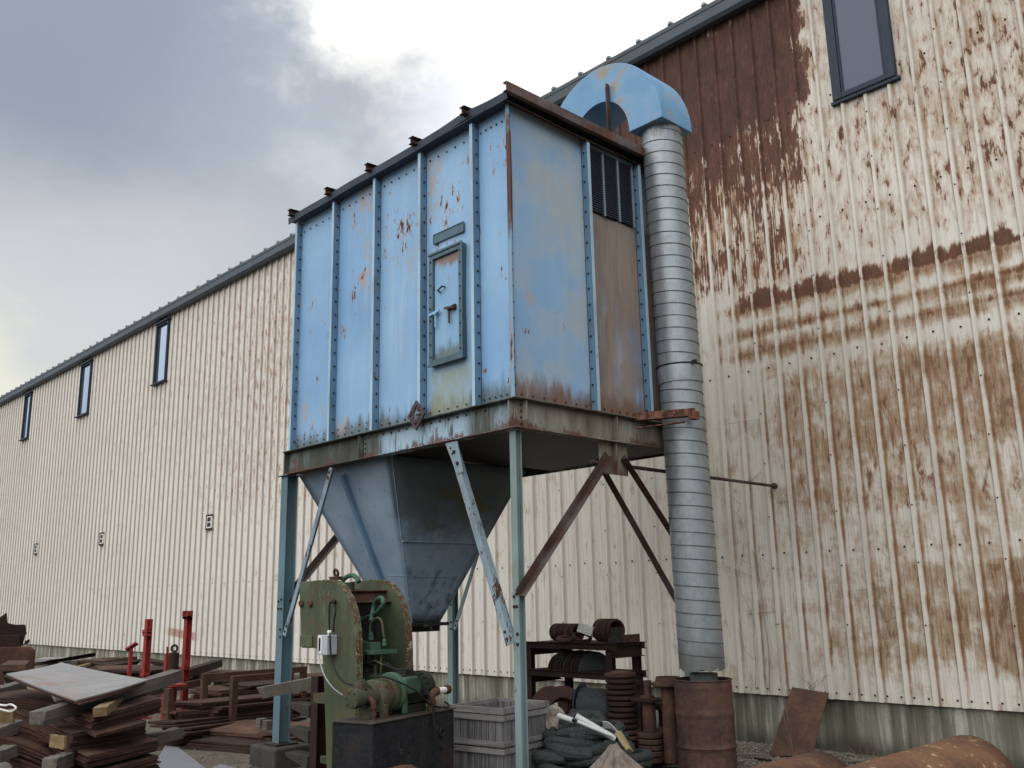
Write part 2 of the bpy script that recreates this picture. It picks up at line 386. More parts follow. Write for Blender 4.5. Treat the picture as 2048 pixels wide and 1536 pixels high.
def hopper_mat():
    m = Mat('hopper_steel'); p = m.pos(); x, y, z = m.sep(p)
    a = m.noise(p, 1, 5, .62, st=(1.4, 1.4, 2.6)); b = m.noise(p, 12, 5, .68); d = m.noise(p, 2.2, 4, .55)
    c = m.mix(m.lin(d, .35, .65), (.20, .285, .39), (.28, .365, .47))
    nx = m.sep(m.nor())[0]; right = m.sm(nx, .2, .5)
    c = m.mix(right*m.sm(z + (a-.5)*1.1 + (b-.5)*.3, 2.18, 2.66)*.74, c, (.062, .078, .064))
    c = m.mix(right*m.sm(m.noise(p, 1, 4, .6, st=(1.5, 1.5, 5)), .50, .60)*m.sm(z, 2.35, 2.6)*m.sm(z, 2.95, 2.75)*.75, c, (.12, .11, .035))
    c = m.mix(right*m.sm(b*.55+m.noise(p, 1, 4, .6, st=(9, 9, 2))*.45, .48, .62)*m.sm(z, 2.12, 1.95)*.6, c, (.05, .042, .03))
    c = m.mix(m.sm(b, .60, .70)*.35, c, (.06, .05, .045))
    return m.set(c, .42, bump=d+b*.15, bstr=.2, bdist=.03)

def galvanized():
    m = Mat('galvanised_duct'); v = m.pos(); x, y, z = m.sep(v)
    sp = m.voro(v, 22, out=1); spv = m.sep(sp)[0]
    a = m.noise(v, 3, 5, .6, st=(1,1,.6)); b = m.noise(v, 1, 4, .65, st=(40, 40, 5))
    c = m.mix(spv*.35 + a*.5, (.215, .245, .265), (.35, .385, .405))
    c = m.mix(m.sm(b, .54, .72)*.45, c, (.17, .175, .175))
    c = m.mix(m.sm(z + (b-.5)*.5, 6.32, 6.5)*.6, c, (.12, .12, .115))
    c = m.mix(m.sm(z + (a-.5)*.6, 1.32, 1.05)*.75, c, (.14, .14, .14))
    return m.set(c, m.lin(a, .3, .7, .36, .55), .55, bump=a*.5+b*.5, bstr=.12, bdist=.01, spec=.5)

def wood(name, light, dark, scale=1):
    m = Mat(name); v = m.vadd(m.obj(), m.vec(m.rnd()*13, m.rnd()*7, m.rnd()*11))
    return m, v, light, dark
def weathered(name, light, dark, axis='z', contrast=1):
    m = Mat(name); v = m.vadd(m.obj(), m.vec(m.rnd()*13, m.rnd()*7, m.rnd()*11))
    st = {'z': (30, 30, 1.4), 'x': (1.4, 30, 30), 'y': (30, 1.4, 30)}[axis]
    a = m.noise(v, 1, 5, .65, dist=.4, st=st); b = m.noise(v, 2.2, 4, .6)
    c = m.mix(m.lin(a*.65+b*.35, .33, .66), dark, light)
    return m.set(c, .88, bump=a, bstr=.5, bdist=.006)

def ground_mat():
    m = Mat('yard_dirt'); p = m.pos()
    a = m.noise(p, .5, 5, .6); b = m.noise(p, 5, 6, .7); g = m.voro(p, 42); f = m.noise(p, 60, 3, .7)
    c = m.ramp(a*.55+b*.45, [(.36, (.040, .036, .031)), (.5, (.095, .083, .067)), (.62, (.20, .17, .13))])
    c = m.mix(m.sm(g, .30, .10)*.45, c, (.17, .16, .145)); c = m.mix(m.sm(f, .52, .68)*.4, c, (.035, .032, .028))
    return m.set(c, m.lin(a, .4, .6, .95, .75), bump=b*.5+f*.3+g*-.25, bstr=.7, bdist=.03)

def press_green():
    m = Mat('old_press_green'); p = m.obj(); x, y, z = m.sep(p)
    big = m.noise(p, 1.6, 4, .55); mid = m.noise(p, 9, 5, .68); fine = m.noise(p, 60, 3, .7)
    c = m.mix(m.lin(big, .35, .65), (.050, .066, .040), (.096, .114, .070))
    c = m.mix(m.sm(m.noise(p, 1, 5, .6, st=(6, 6, .8)), .46, .64)*.6, c, (.050, .050, .026))
    c = m.mix(m.sm(m.noise(p, 2.4, 5, .62), .50, .66)*.6, c, (.045, .055, .038))
    c = m.mix(m.sm(m.noise(p, 1, 4, .65, st=(14, 14, 2)), .58, .70)*.5, c, (.17, .18, .13))
    low = m.sm(z, .95, .35); c = m.mix(low*.5, c, (.105, .115, .05))
    c = m.mix(m.sm(mid*.7+fine*.3, .54, .61)*.75, c, (.10, .052, .032))
    c = m.mix(m.sm(fine, .63, .70)*.8, c, (.045, .035, .025))
    return m.set(c, .55, bump=mid*.6+fine*.4, bstr=.3, bdist=.006)

def flake_mat():
    m = Mat('flaking_edge'); v = m.obj(); a = m.noise(v, 5, 5, .65); b = m.noise(v, 26, 5, .7)
    c = m.mix(m.sm(a*.5+b*.5, .44, .52), (.115, .14, .085), (.085, .040, .028)); c = m.mix(m.sm(b*.6+a*.4, .545, .60), c, (.36, .33, .22)); c = m.mix(m.sm(b, .60, .66)*.8, c, (.05, .03, .022))
    return m.set(c, .7, bump=b, bstr=.4, bdist=.006)
M = {}
M['flake'] = flake_mat()
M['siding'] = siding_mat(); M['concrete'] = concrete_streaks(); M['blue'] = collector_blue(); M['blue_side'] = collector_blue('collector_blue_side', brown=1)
M['beam'] = grimy_beam(); M['hopper'] = hopper_mat(); M['duct'] = galvanized(); M['ground'] = ground_mat(); M['press'] = press_green()
M['rib'] = paint('rib_blue', (.24, .42, .60), rust=.10, dirt=.35, scale=1.2)
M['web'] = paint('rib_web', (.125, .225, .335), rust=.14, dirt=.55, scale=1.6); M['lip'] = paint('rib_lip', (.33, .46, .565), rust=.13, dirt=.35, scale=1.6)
M['leg'] = paint('leg_blue_green', (.105, .175, .215), rust=.06, dirt=.45, scale=1.4, dirtc=(.13,.13,.09))
M['leg_pale'] = paint('leg_pale_green', (.20, .275, .28), rust=.15, dirt=.55, scale=1.4, dirtc=(.17,.155,.10))
M['brace_blue'] = paint('brace_worn_blue', (.215, .285, .34), rust=.30, dirt=.5, scale=1.8)
M['brace_rust'] = rusty('brace_rust', 1.15, dark=.1, world=True, grey=.85, gc=(.095, .082, .078))
M['rust'] = rusty('rusty_steel'); M['rust_dark'] = rusty('dark_rusty_steel', .62, dark=.15); M['rust_brown'] = rusty('brown_rusty_steel', 1.15, orange=.05)
M['rust_orange'] = rusty('orange_rusty_pipe', 1.15, orange=.55, spots=(.40, .27, .17)); M['rust_red'] = rusty('red_brown_pipe', 1.25, orange=.12)
def mill_mat():
    m = Mat('mill_scale_plate'); v = m.vadd(m.obj(), m.vec(m.rnd()*37, m.rnd()*19, 0)); a = m.noise(v, 1.6, 5, .6); b = m.noise(v, 1, 5, .7, st=(9, 3, 9)); f = m.noise(v, 60, 3, .6)
    c = m.mix(m.lin(b*.6+f*.4, .35, .65), (.165, .165, .175), (.27, .262, .26)); c = m.mix(m.sm(a*.6+b*.4, .50, .62)*.8, c, (.20, .125, .085)); c = m.mix(m.sm(a*.5+f*.5, .60, .68)*.6, c, (.075, .045, .035))
    return m.set(c, .6, bump=b+f*.5, bstr=.2, bdist=.006, spec=.3)
M['mill'] = mill_mat()
M['plate_edge'] = rusty('plate_rust', 1.0, orange=.02)
M['trim'] = plain('eave_trim_blue_grey', (.068, .083, .100), .45, 0, .2, 2, world=True)
M['roofmetal'] = plain('roof_metal', (.20, .23, .26), .5, 0, .2, 2, world=True)
M['wframe'] = plain('dark_window_frame', (.028, .040, .060), .5, 0, .2, 5, world=True)
M['white'] = plain('white_paint', (.72, .72, .70), .6, 0, .1, 9)
M['dark'] = plain('dark_steel', (.030, .029, .030), .6, .2, .35, 12)
M['black'] = plain('black_rubber', (.016, .016, .017), .55, 0, .3, 20)
M['screw'] = plain('dark_screw', (.035, .030, .027), .6, .3, .3, 40)
M['grey_box'] = plain('grey_enclosure', (.36, .39, .43), .45, 0, .12, 10)
M['hose'] = plain('green_hose', (.045, .10, .068), .5, 0, .35, 12)
M['greenpaint'] = paint('green_machine_paint', (.05, .105, .07), rust=.22, dirt=.5, scale=3, world=False)
M['oilgreen'] = paint('oily_olive_paint', (.062, .072, .046), rust=.30, dirt=.55, scale=4, world=False, dirtc=(.03,.028,.022))
M['brass'] = rusty('pipe_fitting', 1.0, orange=.18)
M['redpaint'] = paint('red_post_paint', (.22, .030, .026), rust=.04, dirt=.3, scale=3, world=False, dirtc=(.09,.025,.02))
M['cream_edge'] = rusty('flaking_edge_paint', 1.0, orange=.2, spots=(.42, .38, .25), scale=1.4)
M['crate'] = weathered('silvered_boards', (.24, .235, .24), (.038, .036, .038), 'z'); M['crate_h'] = weathered('silvered_slats', (.30, .29, .29), (.09, .086, .086), 'x')
M['timber'] = weathered('grey_timber', (.17, .155, .138), (.045, .039, .034), 'x'); M['newwood'] = weathered('yellow_timber', (.26, .19, .11), (.12, .08, .045), 'x')
M['net'] = plain('dark_netting', (.040, .045, .047), .9, 0, .6, 34, bump=1.0)
M['wire'] = plain('wire_rope', (.060, .068, .072), .6, .3, .4, 40); M['spoolblue'] = plain('spool_blue_black', (.018, .026, .042), .5, .2, .4, 12)
M['pvc'] = plain('white_tube', (.46, .48, .48), .4, 0, .15, 12); M['tarp'] = plain('dirty_canvas', (.17, .145, .125), .9, 0, .75, 9, bump=.8); M['cloth'] = plain('white_cloth', (.58, .58, .57), .85, 0, .15, 8, bump=.4)
M['board'] = plain('old_fibreboard', (.27, .215, .125), .9, 0, .3, 8)
M['sheetgrey'] = plain('grey_sheet', (.16, .165, .18), .55, .2, .12, 3)
M['weed'] = plain('dry_stem', (.18, .135, .09), .9, 0, .3, 20)
M['tank'] = (lambda m=Mat('oily_tank'): (lambda v: m.set(m.mix(m.sm(m.noise(v, 9, 5, .7), .60, .68)*.8, m.ramp(m.noise(v, 3, 5, .65)*.6+m.noise(v, 22, 4, .7)*.4, [(.36, (.009, .010, .013)), (.54, (.024, .025, .028)), (.68, (.060, .032, .024))]), (.07, .105, .085)), .5, bump=m.noise(v, 22, 4, .7), bstr=.3, bdist=.006))(m.obj()))()
def drum_mat():
    m = Mat('burnt_drum'); v = m.obj(); x, y, z = m.sep(v)
    a = m.noise(v, 3.2, 4, .55); b = m.noise(v, 22, 4, .7)
    c = m.ramp(a*.6+b*.4, [(.34, (.030, .022, .022)), (.5, (.070, .040, .034)), (.64, (.125, .065, .045))])
    c = m.mix(m.sm(m.noise(v, 2.6, 3, .5, st=(1,1,1.4)), .48, .62)*m.sm(z, .35, .5)*m.sm(z, .80, .72)*.75, c, (.098, .058, .043))
    c = m.mix(m.sm(m.noise(m.vadd(v, (5,2,1)), 2.4, 4, .6)*.8+b*.2, .54, .66)*m.sm(z, .40, .5)*.6, c, (.135, .085, .055))
    return m.set(c, .68, bump=b, bstr=.2, bdist=.005)
M['drum'] = drum_mat()
def glass(name, col, rough=.08):
    m = Mat(name); return m.set(col, rough, 0, spec=.9)
M['glass'] = (lambda q: q.set((.62,.72,.86), .06, .92, spec=.6))(Mat('coated_glass')); M['glass_grey'] = (lambda q: q.set((.075, .092, .15), .45, 0, spec=.4))(Mat('dull_blue_grey_pane'))
EXPOSURE = 0.0; BACK = 2.6
# ------------------------------------------------------------------ sky, sun
sc = bpy.context.scene
sc.view_settings.view_transform = 'Standard'; sc.view_settings.look = 'None'; sc.view_settings.exposure = EXPOSURE; sc.view_settings.gamma = 1
sc.cycles.max_bounces = 6; sc.cycles.diffuse_bounces = 4; sc.cycles.glossy_bounces = 3; sc.cycles.use_denoising = True; sc.cycles.caustics_reflective = False; sc.cycles.caustics_refractive = False
sd = ray(1090, 20).normalized()                      # the sun stands behind the bright gap in the cloud
elev = math.asin(sd.z); azim = math.atan2(sd.x, sd.y)
sl = bpy.data.lights.new('sun', 'SUN'); so = bpy.data.objects.new('sun', sl); C.objects.link(so)
sl.energy = 1.3; sl.angle = math.radians(12); sl.color = (1, .95, .88)
so.rotation_euler = sd.to_track_quat('Z', 'Y').to_euler()
w = bpy.data.worlds.new('World'); sc.world = w; w.use_nodes = True
m = NT(w.node_tree); m.nt.nodes.clear()
d = m.n('ShaderNodeTexCoord', 'Generated'); dx, dy, dz = m.sep(d)
sky = m.n('ShaderNodeTexSky', props={'sky_type': 'NISHITA', 'sun_disc': False, 'sun_elevation': elev, 'sun_rotation': azim})
hz = dz.mx(.02)+.35
pl = m.vec(dx/hz, dy/hz, dz*.6)
n1 = m.noise(pl, 1.3, 8, .58, dist=.3); n2 = m.noise(m.vadd(pl, (4, 9, 2)), 4.5, 8, .62, dist=.4); n3 = m.noise(m.vadd(pl, (7, 3, 1)), .7, 3, .5)
wa_ = m.vadd(m.noise(pl, 2.2, 7, .60, col=True), (-.5, -.5, -.5)); wb_ = m.vadd(m.noise(m.vadd(pl, (3, 3, 3)), 8, 6, .62, col=True), (-.5, -.5, -.5))
def lobe(px, py, r0, r1, k=1.0, kb=1.0):
    """a region of the sky round one direction, its edge torn by the cloud noise; r in degrees"""
    v = ray(px, py).normalized()
    dw = m.n('ShaderNodeVectorMath', props={'operation': 'NORMALIZE'}, i0=m.vadd(d, m.vadd(m.vmul(wa_, (.34*k,)*3), m.vmul(wb_, (.13*k*kb,)*3))))
    ang = m.dot(dw, tuple(v)).mn(1)._b(0, 'ARCCOSINE')*57.2958
    return m.sm(ang, r1, r0)
cl = m.mix(m.lin(n1*.65+n3*.35, .38, .62), (.43, .485, .575), (.55, .60, .665))              # high grey cloud
cl = m.mix(lobe(130, 60, 3, 17, .5, .4)*.85, cl, (.295, .345, .445))                            # slate cloud, upper left
cl = m.mix(lobe(60, 360, 2, 12, .6, .4)*.65, cl, (.305, .35, .435))
cl = m.mix(lobe(420, 440, 1, 9, .9, .6)*.40, cl, (.42, .445, .49))
cl = m.mix(lobe(60, 720, 2, 15, .4, .3)*.85, cl, (.68, .70, .70))                               # paler towards the horizon
cl = m.mix(lobe(380, 600, 1, 10, .6, .4)*.6, cl, (.66, .685, .70))
cl = m.mix(lobe(-40, 800, 1, 5.5, .5)*.85, cl, (.86, .85, .74))


bright = lobe(1190, 10, 4.5, 9.5, 1.0, 1.1)
bright = bright.mx(lobe(800, -30, 1.5, 8.8, 1.2, 1.3)); bright = bright.mx(lobe(660, 40, .4, 2.6, 1.0, 1.2)*.9); bright = bright.mx(lobe(980, 70, 1, 6.5, 1.3, 1.3)*.9)
soft = lobe(1020, -10, 4, 17, .9, .7)
cl = m.mix(soft*.72, cl, m.mix(m.sm(n2, .42, .58), (.60, .64, .70), (.92, .92, .90)))
cl = m.mix(lobe(690, 190, .5, 5.5, 1.1, .9)*m.sm(n2*.5+n1*.5, .60, .44)*.75, cl, (.45, .475, .53))   # shadowed cloud under the gap
cl = m.mix(lobe(640, 120, .5, 6.5, 1.2, 1.1)*m.sm(n2, .44, .60)*.75, cl, (.80, .82, .84))
cl = m.mix(lobe(590, 340, .2, 3.0, .7)*.5, cl, (.72, .76, .80))
blue = lobe(900, 290, 1, 6.0, .8, .6)*.85
blue = blue.mx(lobe(1040, 190, .3, 3.6, .8)*.85)
cl = m.mix(blue*.75, cl, (.44, .56, .78))
cl = m.mix(bright*m.sm(n2, .30, .52, .75, 1), cl, (1.22, 1.21, 1.15))
cl = m.mix(lobe(1200, -60, 1, 12, .3), cl, (1.75, 1.72, 1.6))
# the open half of the sky behind the camera: unseen, brightened to fill the wall
back = m.sm(dy*-.66 + dx*.10 + dz*.74, .22, .92)
cl = m.mix(back, cl, (BACK*1.0, BACK*.99, BACK*.965))
cl = m.mix(m.sm(dy, .1, -.4)*m.sm(dz, .34, .04)*m.sm(dx, -.80, -.55)*.8, cl, (.22, .22, .21))      # unseen dark belt added low behind the camera to shape the light
cloudbg = m.n('ShaderNodeBackground', Color=cl, Strength=1.0)
skybg = m.n('ShaderNodeBackground', Color=sky, Strength=.12)
mixs = m.n('ShaderNodeMixShader', i0=1-blue*.35, i1=skybg, i2=cloudbg)      # clear sky glints through the thin places
out = m.nt.nodes.new('ShaderNodeOutputWorld'); m.put(out.inputs[0], mixs)
# ------------------------------------------------------------------ ground
def gz(x, y):
    k = min(1, max(0, (y-8.2)/1.8)); return -.14*k*k*(3-2*k) + .02*mnoise.noise(V3((x*.9, y*.9, 0)))
def axis_pts(lo, a, b, hi, step, growth=1.5):
    p = []; t = a
    while t < b: p.append(t); t += step
    p.append(b); s = step; t = b
    while t < hi: s *= growth; t += s; p.append(min(t, hi))
    s = step; t = a
    while t > lo: s *= growth; t -= s; p.insert(0, max(t, lo))
    return p
gx = axis_pts(-400, -20, 2, 300, .22); gy = axis_pts(-300, 1, 10.8, 400, .22)
g = MB(); nx = len(gx)
g.add([(x, y, gz(x, y)) for y in gy for x in gx], [(j*nx+i, j*nx+i+1, (j+1)*nx+i+1, (j+1)*nx+i) for j in range(len(gy)-1) for i in range(nx-1)])
go = g.build('ground', M['ground'], smooth=True); go['kind'] = 'structure'

# ------------------------------------------------------------------ the long steel warehouse
D = 10.566; P0 = -5.496; PER = .3048; ZB, ZT = .455, 9.97
wh = thing('warehouse', (-20, D, 0), 'long cream ribbed steel warehouse, rust streaked, on a streaked concrete foundation', 'warehouse')
def ell(x, z, cx, cz, rx, rz):
    q = ((x-cx)/rx)**2 + ((z-cz)/rz)**2; return max(0., 1-q)
def sstep(t, a, b):
    t = min(1, max(0, (t-a)/(b-a))); return t*t*(3-2*t)
def rust_at(x, z):
    nz = mnoise.noise(V3((x*.8, z*.5, 3))); nz2 = mnoise.noise(V3((x*2.3, z*.9, 9)))
    r = .02
    # dark sheet under the eave behind the hood, fading out downwards and to the right
    lowb = 7.75 + .30*sstep(x, -8.2, -6.2) + .25*nz - .5*sstep(x, -7.2, -8.4)
    rt = sstep(x + .22*nz2, -4.95, -5.75)*sstep(x, -12, -9)
    top = sstep(z, lowb-.75, lowb+.35)*rt
    r = max(r, 1.05*top)
    if z > 9.55 and x > -6.9: r *= .62 if nz2 > -.1 else .85
    # streaked zone below it
    st = sstep(z, 5.6, 7.6)*sstep(x, -4.9, -6.6)*sstep(x, -12, -9)*(.62+.35*nz2)
    r = max(r, .88*st, (.62+.22*nz)*sstep(z, 6.3, 7.3)*sstep(x, -5.0, -5.9)*sstep(x, -12, -9))
    r = max(r, (.36+.10*nz)*sstep(x, -8.4, -7.4)*sstep(x, -5.0, -6.2)*sstep(z, 5.4, 5.9)*sstep(z, 7.6, 6.2))
    # loose chips over the right-hand bays
    ch = sstep(x, -6.2, -4.6)*sstep(z, 5.3, 5.9)
    r = max(r, (.275 + .11*nz + .05*sstep(x, -4.2, -2.5))*ch)
    # three level bands
    if x > -8.3:
        f = sstep(x, -7.0, -6.5)
        for zc, up, dn, a in ((5.42, .16, .085, 1.0), (5.06, .045, .06, .66), (4.80, .09, .06, .52)):
            zc2 = zc + .015*nz2 + (.02*(x+5.4)*-1)
            hi = up*(1+.9*nz2 + .8*mnoise.noise(V3((x*9, zc, 1))))
            k = sstep(z, zc2+hi+.05, zc2+hi*.4)*sstep(z, zc2-dn*2.0-.05, zc2+.01)
            r = max(r, a*f*k*(.82+.30*nz2))
        # keep the stripes between clean
        for a, b in ((4.91, 4.98), (5.13, 5.31), (4.45, 4.72)):
            if a < z < b and x > -6.9: r = min(r, .06)
    # left bays: fine vertical chips high up
    if x < -8.3:
        l = sstep(x, -27, -18.5)*sstep(z, 2.6, 4.6)*(1-.25*sstep(z, 8.5, 9.8))
        r = max(r, .30*l + .08*nz*l)
        r = max(r, .20*sstep(x, -19, -14.5)*ell(x, z, -14.5, 3.6, 5, 1.6)**.5 if ell(x, z, -14.5, 3.6, 5, 1.6) > 0 else 0)
        r = max(r, .17*sstep(x, -40, -22)*sstep(z, 3, 6))
    # lower chips
    if x > -6.6 and 2.6 < z < 4.45: r = max(r, (.25+.10*nz)*sstep(x, -6.5, -5.9))
    return r
def wash_at(x, z):
    nz = mnoise.noise(V3((x*.7, z*.8, 13))); nz2 = mnoise.noise(V3((x*1.9, z*1.4, 17)))
    w = 0.
    a = sstep(x, -6.75, -5.9)
    w = max(w, .34*sstep(x, -6.7, -5.6)*sstep(z, .55, 1.0)*sstep(z, 4.5, 4.3), .12*sstep(x, -8, -7)*sstep(z, 5, 4))
    w = max(w, (.60+.16*sstep(x, -5.6, -3.6)+.22*nz)*a*sstep(z, 2.95, 3.4)*sstep(z, 4.55, 4.2))
    w = max(w, .62*a*sstep(x, -4.6, -5.4)*sstep(z, 2.62, 2.80)*sstep(z, 3.02, 2.92))
    w = max(w, (.52+.30*sstep(x, -5.6, -3.4)+.25*nz)*sstep(x, -6.6, -5.3)*sstep(z, 2.12, 1.92)*sstep(z, .62, 1.15+.3*nz2-.35*sstep(x, -4.6, -3.2)))
    w = max(w, (.26+.2*nz2)*sstep(x, -6.3, -5.6)*sstep(z, 2.0, 2.5)*sstep(z, 3.6, 2.9))
    tl = .02*(x+5.4)*-1 + .02*nz2
    for zc, ww, a in ((5.36, .17, 1.05), (5.04, .12, 1.15), (4.77, .17, 1.05)): w = max(w, a*sstep(x, -7.2, -6.5)*max(0, 1-abs(z-zc-tl)/ww))
    w = max(w, (.36+.2*nz2)*sstep(x, -5.0, -6.0)*sstep(x, -12, -9)*sstep(z, 5.5, 6.2)*sstep(z, 8.2, 7.4))
    w = max(w, (.16+.15*nz)*sstep(x, -6, -5)*sstep(z, 5.6, 6.2))
    w = max(w, .14*sstep(x, -8.2, -6.8)*sstep(z, 6.5, 3))
    w = max(w, .30*ell(x, z, -23.2, .92, 1.0, .14))             # red smear low on the left
    w = max(w, .26*sstep(z, .62, .47)*sstep(x, -14, -8)*(.6+nz2))
    w = max(w, .75*sstep(z, 7.9, 8.3)*0)
    return max(0, w)
def sid_rows(x0):
    return [ZB + (ZT-ZB)*i/110 for i in range(111)] if x0 > -9.5 else ([ZB + (ZT-ZB)*i/26 for i in range(27)] if x0 > -27 else [ZB, ZB+.2, 3, 6, ZT])
prof = [(0, 0), (.016, .034), (.050, .034), (.066, 0), (.134, 0), (.141, .0045), (.155, .0045), (.162, 0), (.206, 0), (.213, .0045), (.227, .0045), (.234, 0)]
s = MB(); rustv, washv = [], []
wins = [(-4.95, -4.13, 7.80, 9.62), (-26.02, -25.20, 7.85, 9.62), (-32.16, -31.22, 7.85, 9.60), (-38.16, -37.42, 7.87, 9.60)]
k0, k1 = int((-75-P0)/PER), int((4-P0)/PER)
for k in range(k0, k1):
    xb = P0 + k*PER; rows = sid_rows(xb)
    cols = [(xb+a, D-b) for a, b in prof] + [(xb+PER, D)]
    wn = [q for q in wins[1:] if q[0]-.05 < xb+PER and q[1]+.05 > xb]
    if wn: rows = sorted(set(rows + [wn[0][2]+.02, wn[0][3]-.02]))
    o = len(s.v); nr = len(rows)
    for x, y in cols:
        for z in rows:
            s.v.append(V3((x, y, z))); rustv.append(rust_at(x, z)); washv.append(wash_at(x, z))
    for i in range(len(cols)-1):
        for j in range(nr-1):
            if wn and wn[0][0]+.01 < (cols[i][0]+cols[i+1][0])/2 < wn[0][1]-.01 and wn[0][2] < (rows[j]+rows[j+1])/2 < wn[0][3]: continue
            s.f.append([o+i*nr+j, o+(i+1)*nr+j, o+(i+1)*nr+j+1, o+i*nr+j+1]); s.mi.append(0); s.sm.append(False)
ns = len(s.v); s.cur = 1
for k in range(int((-30-P0)/PER), k1):                             # fixings: two per flat at the foot, one per flat at each girt
    xb = P0 + k*PER; near = xb > -17
    for fx in (.105, .265): s.bolt((xb+fx, D, ZB+.07), (0,-1,0), .012, .009)
    if near:
        for zr in (2.16, 4.55, 6.35, 7.95): s.bolt((xb+.185, D-.002, zr + random.uniform(-.012, .012)), (0,-1,0), .013, .009)
        if k % 3 == 0:
            for zr in [1.3, 1.98, 2.62, 3.3, 3.95, 4.9, 5.6, 6.2, 6.9, 7.5, 8.2, 8.8]: s.bolt((xb+.033, D-.034, zr), (0,-1,0), .010, .008)
    elif k % 2 == 0: s.bolt((xb+.185, D-.002, 2.16), (0,-1,0), .012, .009)
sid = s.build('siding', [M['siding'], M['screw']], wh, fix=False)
for nm, vals in (('rust', rustv), ('wash', washv)):
    a = sid.data.attributes.new(nm, 'FLOAT', 'POINT'); a.data.foreach_set('value', vals + [0.]*(len(s.v)-ns))
# backing behind the sheets so no light leaks through, foundation, roof
b = MB().bx((-75, D+.06, -.5), (4, D+.36, ZB+.012)); b.build('foundation', M['concrete'], wh, bevel=.01)
b = MB().bx((-75, D+.03, ZB-.004), (4, D+.058, ZB+.03)); b.build('base_angle', M['brace_rust'], wh)
b = MB().slab([(-75, D-.20, 10.015), (4, D-.20, 10.015), (4, D+24, 13.0), (-75, D+24, 13.0)], (0, -.12, 1), .08)
for k in range(k0, k1, 2):
    xb = P0 + k*PER
    b.add([(xb, D-.215, 10.021), (xb+.09, D-.215, 10.021), (xb+.065, D-.215, 10.068), (xb+.025, D-.215, 10.068), (xb, D+6, 10.785), (xb+.09, D+6, 10.785), (xb+.065, D+6, 10.832), (xb+.025, D+6, 10.832)], [(0,1,2,3),(1,5,6,2),(2,6,7,3),(3,7,4,0),(7,6,5,4)])
b.build('roof', M['roofmetal'], wh)
b = MB(); x0, x1 = -75, 4
b.sect((x0, 0, 0), (x1, 0, 0), [(D-.05, 9.74), (D-.16, 9.74), (D-.20, 9.78), (D-.20, 9.95), (D-.185, 9.96), (D-.185, 9.995), (D-.05, 9.995)][::1], up=(0,0,1)) if False else None
pr = [(D-.045, 9.735), (D-.155, 9.735), (D-.195, 9.785), (D-.195, 9.935), (D-.205, 9.945), (D-.205, 10.0), (D-.045, 10.0)]
n = len(pr); xs = [x0+12.2*i for i in range(7)]+[x1]
for a, c in zip(xs[:-1], xs[1:]):
    b.add([(a+.004, y, z) for y, z in pr] + [(c-.004, y, z) for y, z in pr], [(i, (i+1) % n, n+(i+1) % n, n+i) for i in range(n)] + [list(range(n))[::-1], list(range(n, 2*n))])
b.build('eave_gutter', M['trim'], wh)
b = MB().bx((-75, D+.32, ZB), (4, D+.4, ZT-.05)); b.build('wall_core', M['dark'], wh)
for i, (xa, xb_, za, zb_) in enumerate(wins):
    f = .12 if i == 0 else .055; fr = MB(); yo = D-.075
    yd = D+.02 if i == 0 else D+.22; fr.bx((xa, yo, za), (xa+f, yd, zb_)); fr.bx((xb_-f, yo, za), (xb_, yd, zb_)); fr.bx((xa+f, yo, za), (xb_-f, yd, za+f*.6)); fr.bx((xa+f, yo, zb_-f), (xb_-f, yd, zb_))
    if i: fr.bx((xa-.05, D-.13, za-.04), (xb_+.05, D+.02, za-.003)); fr.bx((xa-.05, D-.12, zb_+.003), (xb_+.05, D+.02, zb_+.05))
    else: fr.bx((xa-.035, D-.06, za-.05), (xb_+.035, D+.02, za-.003)); fr.bx((xa+f+.003, D-.062, za+f*.6+.003), (xa+f+.03, D+.02, zb_-f-.003)); fr.bx((xb_-f-.03, D-.062, za+f*.6+.003), (xb_-f-.003, D+.02, zb_-f-.003))
    wo = fr.build('window', M['wframe'], wh, bevel=.004)
    yp = D-.045 if i == 0 else D-.01; MB().bx((xa+f+.001, yp, za+f*.6+.001), (xb_-f-.001, yp+.05, zb_-f-.001)).build('pane', M['glass_grey'] if i == 0 else M['glass'], wo)
for x in (-22.0, -29.1, -35.2):                                       # little square vents with two dark openings
    v_ = MB(); v_.bx((x-.12, D-.065, 3.50), (x+.12, D-.03, 3.79)); 
    vo = v_.build('wall_vent', M['white'], wh, bevel=.003)
    q = MB()
    for za in (3.53, 3.66): q.bx((x-.085, D-.067, za), (x+.10, D-.062, za+.105))
    q.bx((x-.165, D-.068, 3.455), (x-.122, D-.03, 3.835)); q.bx((x-.121, D-.068, 3.792), (x+.14, D-.03, 3.835)); q.bx((x-.121, D-.068, 3.455), (x+.14, D-.03, 3.498))
    q.build('opening', M['dark'], vo)
v_ = MB().bx((-15.50, D-.055, 2.20), (-15.20, D-.005, 2.37)); v_.build('wall_plate', M['white'], wh, bevel=.003)
# ------------------------------------------------------------------ dust collector on legs
X0, X1, Y0, Y1 = -9.335, -5.67, 5.44, 7.85
RBX = [-9.30, -8.50, -7.70, -6.912, -6.112, -5.655]; LX0 = -9.47
ZBB, ZBT, ZR = 3.10, 3.365, 6.20
dc = thing('dust_collector', (-7.5, 6.6, 0), 'tall faded blue dust collector on four steel legs, with hopper and spiral duct', 'dust collector')
def part(mb, name, mat, bevel=.004, parent=None, **k): return mb.build(name, mat, parent or dc, bevel=bevel, **k)
